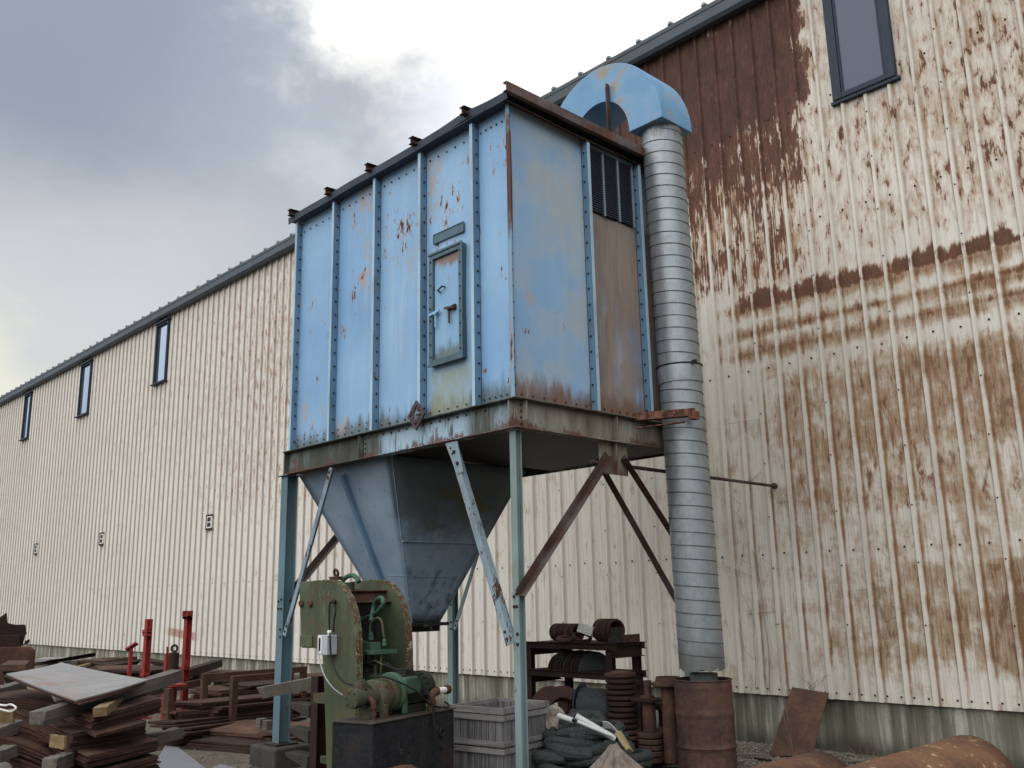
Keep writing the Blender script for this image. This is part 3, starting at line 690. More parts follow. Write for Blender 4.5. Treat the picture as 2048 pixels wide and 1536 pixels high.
# panels, slightly dished plates one per bay
PW = .76
def wob(x, z, s=0): return .010*mnoise.noise(V3((x*1.9+s, z*1.5, s)))
for i in range(5):
    xa, xb = RBX[i]+.006, RBX[i+1]-.006
    if i == 0: xa = X0+.01
    g = MB(); g.sheet(lambda u, v: (xa+(xb-xa)*u, Y0+.004+wob(xa+(xb-xa)*u, v*2.8, 3+i)*math.sin(math.pi*u)*math.sin(math.pi*v)*3, ZBT+.004+(ZR-.02-ZBT)*v), 8, 20, .006)
    # seam bolts along the foot and head
    g.cur = 1
    for k in range(6):
        xk = xa + (xb-xa)*(k+.5)/6
        g.bolt((xk, Y0-.002, ZBT+.055), (0,-1,0), .009, .009); g.bolt((xk, Y0-.002, ZR-.17 - (0 if i else .02)), (0,-1,0), .010, .008)
        if i < 2: g.bolt((xk, Y0-.002, ZBT+.12), (0,-1,0), .008, .008)
    g.build('wall_panel', [M['blue'], M['screw']], dc, smooth=False)
YS = [Y0, 6.43, 7.23, Y1]
for i in range(3):
    ya, yb = YS[i]+.006, YS[i+1]-.006; zt = ZR-.02
    g = MB(); g.sheet(lambda u, v: (X1-.004-wob(u*2+i, v*2.8, 11)*math.sin(math.pi*u)*math.sin(math.pi*v)*3, ya+(yb-ya)*u, ZBT+.004+(zt-ZBT)*v), 8, 20, .006)
    g.cur = 1
    for k in range(7):
        yk = ya + (yb-ya)*(k+.5)/7; g.bolt((X1+.002, yk, ZBT+.05), (1,0,0), .009, .008)
    g.build('wall_panel', [M['blue_side'], M['screw']], dc)
g = MB(); g.bx((X0, Y1-.01, ZBT+.005), (X1-.01, Y1, ZR-.02)); g.bx((X0, Y0+.012, ZBT+.005), (X0+.008, Y1-.011, ZR-.02)); part(g, 'rear_panel', M['blue_side'], 0)
# bolted flanges between the panels
for x in RBX[:5]:
    g = MB(); g.bx((x-.005, Y0-.075, ZBT+.002), (x+.006, Y0-.003, ZR-.075)); g.cur = 2; g.bx((x-.034, Y0-.081, ZBT+.002), (x+.006, Y0-.0752, ZR-.075)); g.cur = 1
    for k in range(19):
        z = ZBT+.10+k*.147+random.uniform(-.008, .008); g.bolt((x+.006, Y0-.030, z), (1,0,0), .0115, .012)
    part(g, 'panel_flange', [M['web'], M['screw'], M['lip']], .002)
for y in YS[1:3]:
    g = MB(); g.bx((X1+.003, y-.006, ZBT+.002), (X1+.070, y+.005, ZR-.09)); g.cur = 2; g.bx((X1+.0752, y-.006, ZBT+.002), (X1+.081, y+.034, ZR-.09)); g.cur = 1
    for k in range(17):
        z = ZBT+.10+k*.158+random.uniform(-.008, .008); g.bolt((X1+.030, y-.006, z), (0,-1,0), .0115, .012)
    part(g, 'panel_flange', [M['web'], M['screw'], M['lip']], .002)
# corner post: a cover angle that has been bent and has rusted
g = MB(); pts = [(0, 0), (.5, .0), (1.3, .010), (1.75, .022), (2.1, .026), (2.45, .016), (2.78, .002)]
def cpos(t):
    for (a, p), (b, q) in zip(pts, pts[1:]):
        if t <= b: return p+(q-p)*(t-a)/(b-a)
    return pts[-1][1]
def cornerfn(u, v):
    t = v*2.79; k = cpos(t); w_ = .046
    base = V3((X1+.006+k*.6, Y0-.006-k*.3, ZBT+.002+t)); 
    return base + V3((w_*(u-.5)*1.1, -.030-.012*math.sin(math.pi*u), 0))
g.sheet(cornerfn, 4, 30, .006); g.sheet(lambda u, v: V3((X1+.004+cpos(v*2.79)*.6, Y0-.040+.04*u, ZBT+.002+v*2.79)), 2, 30, .006)
g.cur = 1
for k in range(18): g.bolt((X1+.012, Y0-.018, ZBT+.12+k*.15), (1,0,0), .010, .010)
m = Mat('corner_angle_paint'); p_ = m.pos(); z_ = m.sep(p_)[2]; nn = m.noise(p_, 1, 5, .6, st=(20, 20, 3))
k_ = m.sm((z_-5.45).absv() + (nn-.5)*.9, .62, .42)
c_ = m.mix(m.sm(nn, .45, .6)*.6, (.20, .33, .46), (.30, .27, .20)); c_ = m.mix(k_, c_, (.10, .048, .038)); c_ = m.mix(m.sm(nn, .6, .66), c_, (.11, .05, .035))
M['corner'] = m.set(c_, .65, bump=nn, bstr=.2, bdist=.005)
part(g, 'corner_angle', [M['corner'], M['screw']], 0)
g = MB(); g.bx((X1-.02, Y1-.075, ZBT), (X1+.05, Y1+.02, ZR-.05)); part(g, 'edge_angle', M['rib'])
# louvred intake
lz0, lz1, ly0, ly1 = 5.40, 6.085, 6.49, 7.18
g = MB(); g.bx((X1+.001, ly0, lz0), (X1+.004, ly1, lz1)); gl = part(g, 'louvre', M['dark'], 0)
g = MB()
for sct in range(3):
    ya = ly0 + (ly1-ly0)*sct/3 + .014; yb = ly0 + (ly1-ly0)*(sct+1)/3 - .014
    for k in range(26):
        z = lz0 + .015 + k*(lz1-lz0-.02)/26
        g.add([(X1+.005, ya, z+.018), (X1+.005, yb, z+.018), (X1+.026, yb, z), (X1+.026, ya, z), (X1+.005, ya, z+.022), (X1+.005, yb, z+.022), (X1+.027, yb, z+.004), (X1+.027, ya, z+.004)], [(0,1,2,3),(4,7,6,5),(3,2,6,7),(0,3,7,4),(1,5,6,2),(0,4,5,1)])
g.build('slats', plain('louvre_slat', (.085, .105, .14), .6, 0, .2, 6, world=True), gl)
g = MB()
for k in range(4):
    y = ly0 + (ly1-ly0)*k/3; g.bx((X1+.0045, y-.013, lz0), (X1+.030, y+.013, lz1))
g.bx((X1+.0045, ly0-.02, lz1+.001), (X1+.03, ly1+.02, lz1+.035)); g.build('louvre_frame', plain('louvre_frame_paint', (.17, .22, .27), .6, 0, .3, 9, world=True), gl, bevel=.002)
# door
xa, xb, za, zb = -6.805, -6.305, 3.86, 4.985
M['doorframe'] = paint('door_frame_grimy', (.075, .13, .17), rust=.16, dirt=.75, scale=2, dirtc=(.055,.06,.05))
g = MB(); t = .055; yf = Y0-.05
g.bx((xa, yf, za), (xa+t, Y0+.002, zb)); g.bx((xb-t, yf, za), (xb, Y0+.002, zb)); g.bx((xa+t, yf, za), (xb-t, Y0+.002, za+t)); g.bx((xa+t, yf, zb-t), (xb-t, Y0+.002, zb))
g.bx((xa-.006, yf-.012, zb-.012), (xb+.012, yf-.001, zb+.012)); g.bx((xa-.006, yf-.012, za-.012), (xb+.012, yf-.001, za+.018)); g.bx((xb-.010, yf-.012, za+.0185), (xb+.012, yf-.001, zb-.0125))
g.cur = 1
for k in range(9):
    z = za+.09+k*.12; g.bolt((xb-t/2, yf, z), (0,-1,0), .010, .010); g.bolt((xa+t/2, yf, z), (0,-1,0), .010, .010)
df = part(g, 'door_frame', [M['doorframe'], M['screw']], .003)
m = Mat('door_paint'); p_ = m.pos(); x_, y_, z_ = m.sep(p_); n1 = m.noise(p_, 1, 5, .62, st=(7, 7, 2)); n2 = m.noise(p_, 1, 5, .65, st=(22, 22, 4))
c_ = m.mix(n1, (.18, .34, .55), (.25, .42, .60)); c_ = m.mix(m.sm(z_ + (n1-.5)*.5, 4.80, 4.87)*.9, c_, (.21, .125, .085)); c_ = m.mix(m.sm(z_ + (n2-.5)*.35, 4.06, 3.96)*.8, c_, (.10, .115, .09))
c_ = m.mix(m.sm(n2, .56, .66)*.5, c_, (.28, .27, .22))
g = MB().bx((xa+t+.004, Y0-.024, za+t+.004), (xb-t-.004, Y0-.004, zb-t-.004)); dr = part(g, 'door', m.set(c_, .55, bump=n2, bstr=.15, bdist=.005), .004)
g = MB(); g.tube([(-6.66, Y0-.025, 4.578), (-6.655, Y0-.06, 4.585), (-6.59, Y0-.06, 4.615), (-6.585, Y0-.025, 4.61)], .009, 8); g.build('handle', M['dark'], dr)
for hx, sx in ((-6.70, -1), (-6.50, 1)):
    g = MB(); g.beam((hx, Y0-.05, 4.37), (hx, Y0-.05, 4.23), .016, .016); g.beam((hx-sx*.06, Y0-.055, 4.385), (hx+sx*.09, Y0-.062, 4.365), .018, .022); g.cyl((hx, Y0-.03, 4.37), (hx, Y0-.068, 4.37), .018, 10); g.bx((hx+sx*.06-.022, Y0-.046, 4.35), (hx+sx*.06+.022, Y0-.02, 4.40)); g.build('latch', M['rib'] if sx < 0 else M['brace_rust'], dr)
g = MB().bx((-6.775, Y0-.012, 5.112), (-6.325, Y0-.002, 5.20)); 
for a, b in (((-6.78, 5.105), (-6.32, 5.112)), ((-6.78, 5.20), (-6.32, 5.207)), ((-6.782, 5.112), (-6.775, 5.20)), ((-6.325, 5.112), (-6.318, 5.20))): g.bx((a[0], Y0-.018, a[1]), (b[0], Y0-.002, b[1]))
part(g, 'name_plate', M['doorframe'], .001)
# base frame: deep channels with stiffeners
def face_channel(a, b, nrm, name='base_beam'):
    a, b, nrm = V3(a), V3(b), V3(nrm); g = MB()
    inn = -nrm
    g.slab([a+V3((0,0,ZBB+.008)), b+V3((0,0,ZBB+.008)), b+V3((0,0,ZBT-.008)), a+V3((0,0,ZBT-.008))], nrm, .010)
    return g
g = MB(); g.bx((LX0+.03, Y0-.010, ZBB+.010), (X1+.0, Y0, ZBT-.010)); g.bx((LX0+.02, Y0-.085, ZBT-.0095), (X1+.085, Y0+.05, ZBT)); g.bx((LX0+.02, Y0-.075, ZBB), (X1+.075, Y0+.05, ZBB+.0095))
for x in (LX0+.04, -7.94, X1-.02): g.bx((x-.004, Y0-.070, ZBB+.010), (x+.006, Y0-.0105, ZBT-.010))
g.bx((-7.92, Y0-.017, ZBB+.012), (-6.0, Y0-.0105, ZBT-.012))
g.cur = 1
for k in range(15): g.bolt((-7.83+k*.128, Y0-.017, ZBT-.05), (0,-1,0), .012, .010)
for k in range(4): g.bolt((-7.89, Y0-.017, ZBB+.06+k*.05), (0,-1,0), .010, .008)
for x in (-8.62, -8.56, -8.50, -8.44, -6.52, -6.46, -6.40, -6.95, -6.90): g.bolt((x, Y0-.045, ZBB+.0096), (0,0,1), .011, .016)
part(g, 'base_beam', [M['beam'], M['screw']], .002)
g = MB(); g.bx((X1, Y0+.0, ZBB+.010), (X1+.010, Y1+.05, ZBT-.010)); g.bx((X1-.05, Y0+.051, ZBT-.0095), (X1+.085, Y1+.06, ZBT)); g.bx((X1-.05, Y0+.051, ZBB), (X1+.075, Y1+.06, ZBB+.0095))
for y in (Y0+.07, 6.71, Y1-.05): g.bx((X1+.0105, y-.006, ZBB+.010), (X1+.070, y+.006, ZBT-.010))
g.bx((X1-.012, 6.51, ZBB-.30), (X1-.002, 6.92, ZBB-.001)); g.bx((X1-.0015, 6.70, ZBB-.30), (X1+.05, 6.712, ZBB-.001))      # gusset
g.cur = 1
for k in range(6): g.bolt((X1+.03, 6.55+k*.07, ZBB+.0096), (0,0,1), .011, .014)
for k in range(4): g.bolt((X1+.012, Y0+.05, ZBB+.05+k*.055), (1,0,0), .010, .008)
part(g, 'base_beam', [M['beam'], M['screw']], .002)
g = MB(); g.bx((X0-.03, Y1, ZBB+.010), (X1, Y1+.01, ZBT-.010)); g.bx((X0-.03, Y0+.051, ZBB+.01), (X0-.02, Y1, ZBT-.01)); part(g, 'base_beam', M['beam'], .002)
g = MB(); g.bx((X0+.01, Y0+.06, ZBT-.06), (X1-.06, Y1-.02, ZBT-.03))
g.bx((-7.56, Y0+.06, ZBB+.03), (X1-.06, Y1-.02, ZBT-.062)); part(g, 'floor_plate', M['dark'], 0)
# roof and its beams
M['edge_channel'] = rusty('edge_channel_rust', 1.5, orange=.05, grey=.6, world=True)
g = MB()
zr = ZR
def roofedge(u, v):  # sagging front lip
    x = X0-.10+(X1+.10-X0+.10)*u; dz = .018*mnoise.noise(V3((x*1.3, 2, 2))) + .03*math.exp(-((x+6.15)/.25)**2)
    prof_ = [(Y0-.118, zr-.062), (Y0-.125, zr+.016), (Y0-.05, zr+.03), (Y1+.1, zr+.05)]
    k = v*3; i = min(2, int(k)); f = k-i; a, b = prof_[i], prof_[i+1]
    return V3((x, a[0]+(b[0]-a[0])*f, a[1]+(b[1]-a[1])*f+dz))
g.sheet(roofedge, 60, 12, .008)
g.bx((X0-.06, Y0-.116, zr-.055), (X1+.02, Y0-.001, zr-.045))
rf = part(g, 'roof', plain('roof_sheet_slate', (.045, .058, .082), .6, 0, .35, 3, world=True), 0)
for i in range(6):
    x = RBX[i] - .02; g = MB(); h = .075
    a = V3((x, Y0-.185, zr-.004+h/2)); b = V3((x, Y1+.10, zr+.06+h/2+.02))
    if i == 5: a = V3((x+.03, Y0-.17, zr+.05)); b = V3((x+.03, Y1+.1, zr+.05)); g.channel(a + V3((.10,0,-.02)), b + V3((.10,0,-.02)), .05, .095, .010, (0,0,1), 1)
    else: g.ibeam(a, b, .07, h, .008)
    part(g, 'roof_beam', M['rust'] if i < 5 else M['edge_channel'], .001)
g = MB(); g.sheet(lambda u, v: V3((X1-.02+.11*v, Y0-.10+(Y1+.19-Y0)*u, zr-.03+.02*mnoise.noise(V3((u*9, 1, 5)))-.045*v-.03*math.sin(u*3.1)*v)), 30, 3, .008); part(g, 'roof_edge_sheet', M['rust'], 0)
# hopper
A = [V3((-9.42, 5.56, 3.12)), V3((-7.62, 5.56, 3.12)), V3((-7.62, 7.45, 3.12)), V3((-9.42, 7.45, 3.12))]
B = [V3((-8.71, 6.34, 1.44)), V3((-8.30, 6.34, 1.44)), V3((-8.30, 6.72, 1.44)), V3((-8.71, 6.72, 1.44))]
g = MB()
for i in range(4):
    a, b, c, d = A[i], A[(i+1) % 4], B[(i+1) % 4], B[i]; nn = (b-a).cross(c-a).normalized()
    cen = (a+b+c+d)/4; 
    if nn.dot(cen - V3((-8.41, 6.53, 2.3))) < 0: nn = -nn
    o = MB()
    def fn(u, v, a=a, b=b, c=c, d=d, nn=nn, i=i):
        p = (a.lerp(b, u)).lerp(d.lerp(c, u), v); return p + nn*.022*mnoise.noise(p*1.6+V3((i*3,0,0)))*math.sin(math.pi*min(1, u*1.0))*(math.sin(math.pi*v))
    g.grid(fn, 10, 14)
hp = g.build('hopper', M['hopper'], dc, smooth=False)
sol = hp.modifiers.new('thick', 'SOLIDIFY'); sol.thickness = .006
def onface(i, u, v): return A[i].lerp(A[(i+1) % 4], u).lerp(B[i].lerp(B[(i+1) % 4], u), v)
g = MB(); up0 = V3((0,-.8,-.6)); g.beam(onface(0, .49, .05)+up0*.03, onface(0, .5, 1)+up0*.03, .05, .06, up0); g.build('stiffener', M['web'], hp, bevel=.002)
up1 = V3((.87,0,-.5)); g = MB(); g.angle(onface(1, .0, .49)+up1*.002, onface(1, 1, .49)+up1*.002, .05, .008, (0,0,1)); g.beam(onface(1, .0, .49)+up1*.02, onface(1, 1, .49)+up1*.02, .03, .012, (0,0,1)); g.build('stiffener', M['hopper'], hp, bevel=.002)
g = MB()
for i, v in ((1, .71), (0, .70)): g.beam(onface(i, 0, v)+(up1 if i else up0)*.004, onface(i, 1, v)+(up1 if i else up0)*.004, .008, .010, up1 if i else up0)
for k in range(4): g.tube([A[k], A[k].lerp(B[k], .5), B[k]], .008, 6)
g.build('weld_seam', M['hopper'], hp)
g = MB(); g.bx((-8.80, 6.27, 1.405), (-8.21, 6.79, 1.44)); g.bx((-8.72, 6.33, 1.345), (-8.30, 6.73, 1.404)); g.bx((-8.21, 6.42, 1.395), (-8.13, 6.50, 1.43)); g.tube([(-8.13, 6.46, 1.41), (-8.11, 6.46, 1.36)], .008, 6)
g.build('outlet_flange', M['dark'], hp, bevel=.003)
# legs
def leg(x, y, w, z0, mat):
    g = MB(); t = .010; g.ibeam((x, y, z0), (x, y, ZBB-.012), w, w, t, (0,1,0)); g.bx((x-w*.75, y-w*.75, ZBB-.0115), (x+w*.75, y+w*.75, ZBB-.001)); b_ = MB().bx((x-w*1.0, y-w*1.0, z0-.018), (x+w*1.0, y+w*1.0, z0-.0005)); b_.build('base_plate', M['dark'], dc, bevel=.002)
    g.cur = 1
    for zz in (1.32, 1.40, 1.62, 1.72): g.bolt((x+w*.22, y-w/2, zz), (0,-1,0), .014, .014); 
    for zz in (1.62, 1.70): g.bolt((x-w*.22, y-w/2, zz), (0,-1,0), .014, .014)
    return part(g, 'leg', [mat, M['screw']], .002)
leg(LX0+.02, Y0+.02, .135, .22, M['leg']); leg(X1-.03, Y0+.02, .074, .02, M['leg_pale']); leg(-9.36, Y1-.05, .10, -.08, M['leg_pale']); leg(X1-.05, Y1-.05, .10, -.08, M['leg_pale'])
# knee braces
def brace(p, q, mat, a=.06, up=(0,0,1), fx=False, ends=True):
    a *= 1.15; g = MB(); g.angle(p, q, a, .007, up, fx); g.cur = 1
    d = (V3(q)-V3(p)).normalized()
    x, y, z, L = g.frame(p, q, up)
    for k in (.05, .11): 
        for s_ in (0, 1):
            c = V3(p)+d*k if s_ == 0 else V3(q)-d*k
            g.bolt(c + x*(a*.5*(-1 if fx else 1)) + y*0, -y, .013, .012)
    return part(g, 'knee_brace', [mat, M['screw']], .001)
yb_ = Y0-.055
brace((-9.36, yb_, 1.35), (-8.50, yb_, 3.09), M['brace_blue'], .055, (0,1,0))
brace((-5.72, yb_, 1.33), (-6.46, yb_, 3.09), M['brace_blue'], .060, (0,1,0), True)
g = MB(); g.slab([(-6.55, Y0-.062, 3.085), (-6.38, Y0-.062, 3.085), (-6.30, Y0-.062, 2.80), (-6.385, Y0-.062, 2.78)], (0,-1,0), .006); g.cur = 1; g.bolt((-6.42, Y0-.062, 2.99), (0,-1,0), .018, .016); g.bolt((-6.375, Y0-.062, 2.88), (0,-1,0), .018, .016); part(g, 'brace_plate', [M['brace_blue'], M['screw']], 0)
brace((X1+.012, Y0-.01, 1.70), (X1+.012, 6.63, 2.96), M['brace_rust'], .062, (1,0,0))
brace((X1+.014, 7.72, 2.02), (X1+.014, 6.80, 2.95), M['brace_rust'], .066, (1,0,0), True)
brace((X1-.10, Y1+.02, 1.35), (X1-.30, 6.78, 2.97), M['brace_rust'], .066, (1,0,0), True)
brace((LX0-.02, Y0+.06, 1.70), (LX0-.02, 6.75, 3.05), M['brace_rust'], .065, (1,0,0))
brace((-9.30, Y1-.10, 1.33), (-8.45, Y1-.10, 3.02), M['leg_pale'], .05, (0,1,0))
# hood: a rectangular duct bent through half a turn over the edge of the roof
hy0, hy1 = 7.155, 7.675; hc = V3((-6.055, 0, 6.485)); NA = 30
def arc(ro, zo, k): a = math.pi*k/NA; return (hc.x + ro*math.cos(a), hc.z + zo*math.sin(a))
g = MB(); vs = []
for k in range(NA+1):
    (xo, zo), (xi, zi) = arc(.857, .915, k), arc(.425, .49, k)
    vs += [V3((xo, hy0, zo)), V3((xo, hy1, zo)), V3((xi, hy1, zi)), V3((xi, hy0, zi))]
fs = []
for k in range(NA):
    o = k*4
    for i in range(4): fs.append((o+i, o+(i+1) % 4, o+4+(i+1) % 4, o+4+i))
g.add(vs, fs); 
for (ro, y) in ((.865, hy0), (.865, hy1)): pass
m = Mat('hood_paint'); p_ = m.pos(); n1 = m.noise(p_, 1.9, 5, .62, dist=.3); n2 = m.noise(p_, 14, 5, .65); nz_ = m.sep(m.nor())[2]; z_ = m.sep(p_)[2]
c_ = m.mix(m.lin(n1, .35, .65), (.135, .285, .47), (.20, .355, .53)); bl_ = n1*.7+n2*.3 + m.sm(z_, 7.15, 7.42)*.07
c_ = m.mix(m.sm(bl_, .52, .62)*.8, c_, (.31, .25, .17)); c_ = m.mix(m.sm(bl_, .625, .70)*.9, c_, (.22, .115, .07))
M['hood'] = m.set(c_, .5, bump=n1, bstr=.15, bdist=.02)
hd = part(g, 'hood', M['hood'], .004)
g = MB(); xo, xi = hc.x+.857, hc.x+.425
g.bx((xi-.0, hy0+.001, hc.z-.012), (xo, hy1-.001, hc.z-.0008)); g.build('hood_base_plate', M['hood'], hd)
xl, xm = hc.x-.857, hc.x-.425
g = MB(); g.bx((xl-.0, hy0, ZR+.06), (xm, hy1, hc.z-.001)); g.build('hood_inlet', M['hood'], hd)
g = MB(); g.angle((-5.86, hy0-.012, ZR-.05), (-5.86, hy0-.012, 7.12), .055, .008, (0,-1,0)); g.build('hood_strut', M['brace_rust'], hd, bevel=.001)
# spiral duct, with its lock seam as a real ridge
pb, pt = V3((-5.42, 7.565, 1.00)), V3((-5.42, 7.435, 6.48)); R_ = .212; L = (pt-pb).length; ax = (pt-pb).normalized()
ux = V3((1,0,0)); uy = ax.cross(ux); NS, pitch = 40, .126
def dpt(t, a, r): return pb + ax*t + ux*(r*math.cos(a)) + uy*(r*math.sin(a))
g = MB(); g.smooth = True; rows = 60; vs = []
for i in range(rows+1):
    t = L*i/rows
    for j in range(NS):
        a = 2*math.pi*j/NS; r = R_ + .003*mnoise.noise(V3((math.cos(a)*2, math.sin(a)*2, t*2.2)))
        if t < .14: r *= 1 + .05*mnoise.noise(V3((math.cos(a)*2.5, math.sin(a)*2.5, 8)))*(1-t/.14)
        vs.append(dpt(t + (.05*mnoise.noise(V3((math.cos(a)*2.2, math.sin(a)*2.2, 4)))*(t < .02)), a, r))
g.add(vs, [(i*NS+j, i*NS+(j+1) % NS, (i+1)*NS+(j+1) % NS, (i+1)*NS+j) for i in range(rows) for j in range(NS)])
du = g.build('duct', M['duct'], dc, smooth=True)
g = MB(); pts = []; turns = (L-.16)/pitch; n_ = int(turns*30)
for i in range(n_+1):
    a = -2*math.pi*i/30; pts.append(dpt(.10 + pitch*i/30, a + .6, R_+.001))
g.tube(pts, .0052, 5); g.build('lock_seam', plain('seam_shadow', (.10,.105,.11), .6, .3, .4, 30, world=True), du)  # seam coloured dark for the shadow line under the ridge
g = MB(); tz = 2.77
g.lathe([(R_+.003, 0), (R_+.011, 0), (R_+.012, .012), (R_+.012, .16), (R_+.010, .172), (R_+.003, .172)], pb+ax*(tz-.03), ax, 40, cap=False)
g.build('duct_sleeve', M['duct'], du)
g = MB(); g.ring(pb+ax*(tz+.146), ax, R_+.016, .007, 40, 6); g.bx(pb+ax*(tz+.12)+V3((-.27, -.03, 0)), pb+ax*(tz+.16)+V3((-.215, .0, .0))); g.bx(pb+ax*(tz+.13)+V3((.215, -.09, 0)), pb+ax*(tz+.165)+V3((.26, -.06, 0))); g.build('clamp_band', M['dark'], du)
# strap and struts that hold the duct
g = MB(); q0, q1 = V3((-5.78, 6.86, 3.335)), V3((-5.14, 7.33, 3.36)); g.angle(q0, q1, .075, .008, (0,0,1)); g.beam(V3((-5.60, 6.98, 3.26)), V3((-5.22, 7.26, 3.30)), .05, .012); g.bx((-5.19, 7.27, 3.32), (-5.12, 7.36, 3.40))
part(g, 'duct_bracket', paint('bracket_rust_red', (.20, .085, .06), rust=.45, dirt=.3, scale=3), .002)
g = MB(); g.tube([V3((-6.42, 7.6, 3.08)), V3((-6.02, 9.0, 3.04)), V3((-5.35, 7.90, 3.03))], .001, 5) if False else None
e0, e1 = onY(1548, 972, 10.52), onY(1420, 955, 8.75); dirr = (e1-e0); e2 = e0 + dirr*2.35
g.cyl(e0, e2, .019, 10); g.lathe([(.04, 0), (.04, .03)], e0+V3((0,.02,0)), dirr, 12); part(g, 'wall_stay', M['brace_rust'], 0)
# diamond emblem bolted to the seam
ec = V3((-6.945, Y0-.10, 3.405)); g = MB()
def ring_poly(P, Q, y0, y1):
    n = len(P)
    for i in range(n):
        j = (i+1) % n; a, b, c, d = P[i], P[j], Q[j], Q[i]
        g.add([V3((ec.x+k[0], y, ec.z+k[1])) for y in (y0, y1) for k in (a, b, c, d)], [(0,1,2,3),(7,6,5,4),(0,4,5,1),(1,5,6,2),(2,6,7,3),(3,7,4,0)])
W_, H_ = .135, .145
ring_poly([(-W_,0),(0,-H_),(W_,0),(0,H_)], [(-W_+.038,0),(0,-H_+.040),(W_-.038,0),(0,H_-.040)], ec.y, ec.y+.02)
# the letter-like hook inside: an open hexagon with an inward bar
hexa = [(.052*math.cos(math.radians(a)), .070*math.sin(math.radians(a))) for a in (35, 90, 150, 210, 270, 330)]
def bar(a, b, w=.024):
    p, q = V3((ec.x+a[0], ec.y+.004, ec.z+a[1])), V3((ec.x+b[0], ec.y+.004, ec.z+b[1])); g.beam(p, q, w, .014, (0,1,0))
for a, b in zip(hexa[:-1], hexa[1:]): bar(a, b)
bar(hexa[-1], (.050, -.002)); bar((.058, .0), (.008, .0)); bar((0, .06), (0, .10), .02)
part(g, 'emblem', plain('emblem_iron', (.075,.058,.062), .75, .1, .4, 14, world=True), 0)

pc = MB().bx((LX0+.02-.28, Y0+.02-.22, -.1), (LX0+.02+.27, Y0+.02+.25, .20))
single(pc, 'concrete_pier', plain('dark_concrete', (.048, .046, .043), .9, 0, .45, 5, bump=.3), 'dark square concrete pier under the front left leg of the blue collector', 'pier', (LX0+.02, Y0+.02, 0), bevel=.02)
# ------------------------------------------------------------------ C-frame hydraulic press
PY0, PY1 = 4.70, 5.24
pr_ = thing('hydraulic_press', (-7.35, 4.95, 0), 'old green C-frame hydraulic press with flaking curved rims, hoses and a grey switch box', 'machine press')
outl = [(598.8,1166),(606,1163.5),(642.5,1159.7),(660,1160.5),(673.8,1163.6),(683,1172),(690,1182),(697.5,1195),(704,1214),(709,1236),(712,1262),(713.5,1290),(713.5,1353),(711,1440),(709,1536),(700,1640),(655,1640),(653,1536),(649,1400),(646.5,1330),(644.5,1312),(640,1303),(633,1297.5),(624,1296),(603.4,1295.6),(602,1262),(599,1200)]
poly = [onY(px, py, PY0) for px, py in outl]; poly = [V3((p.x, PY0, max(p.z, 0.0))) for p in poly]
TH = .055
def plate(y, name):
    g = MB(); P = [V3((p.x, y, p.z)) for p in poly]; g.slab(P, (0,-1,0), TH)
    # rim band, where the paint has flaked
    po = g.build(name, M['press'], pr_, bevel=.004)
    r = MB(); k = len(P)
    rim = [i for i in range(2, 15)]
    for a, b in zip(rim[:-1], rim[1:]):
        A_, B_ = P[a], P[b]; d = (B_-A_); nrm = V3((d.z, 0, -d.x)).normalized()
        if nrm.x + nrm.z < 0: nrm = -nrm
        r.add([A_+nrm*.003+V3((0,-.004,0)), B_+nrm*.003+V3((0,-.004,0)), B_+nrm*.003+V3((0,TH+.004,0)), A_+nrm*.003+V3((0,TH+.004,0)), A_-nrm*.010+V3((0,-.004,0)), B_-nrm*.010+V3((0,-.004,0))], [(0,1,2,3),(4,5,1,0)])
    r.build('flaking_rim', M['flake'], po)
    return po
fp = plate(PY0, 'frame_plate'); bp = plate(PY1, 'frame_plate')
g = MB()
def P1(px, py): return onY(px, py, PY0)
for px, py in ((604.5, 1207), (622, 1207)):
    c = P1(px, py); g.ring(V3((c.x, PY0-.014, c.z)), (0,1,0), .024, .011, 16, 6); g.cyl(V3((c.x, PY0-.022, c.z)), V3((c.x, PY0, c.z)), .018, 12)
g.build('boss', M['cream_edge'], fp)
g = MB(); a, b = P1(602, 1271), P1(626, 1294); g.bx((a.x, PY0-.012, b.z), (b.x, PY0-.001, a.z)); g.build('pad', M['press'], fp, bevel=.003)
# faint raised lettering cast into the plate: four worn figures
mt = plain('worn_chalk_figures', (.125, .14, .095), .8, 0, .3, 30)
for (px, ch) in ((640, '6'), (648, '0'), (657, '4'), (666, '3')):
    cu = bpy.data.curves.new('worn_figure', 'FONT'); cu.body = ch; cu.size = .075; cu.extrude = .0015; cu.align_x = 'CENTER'; cu.align_y = 'CENTER'
    to = bpy.data.objects.new('worn_figure', cu); C.objects.link(to); dg = bpy.context.evaluated_depsgraph_get(); me = bpy.data.meshes.new_from_object(to.evaluated_get(dg)); bpy.data.objects.remove(to)
    o = bpy.data.objects.new('worn_figure', me); C.objects.link(o); o.parent = fp; c = P1(px, 1189); o.location = V3((c.x, PY0-.002, c.z)) - world_loc(fp); o.rotation_euler = (math.pi/2, 0, 0); me.materials.append(mt)
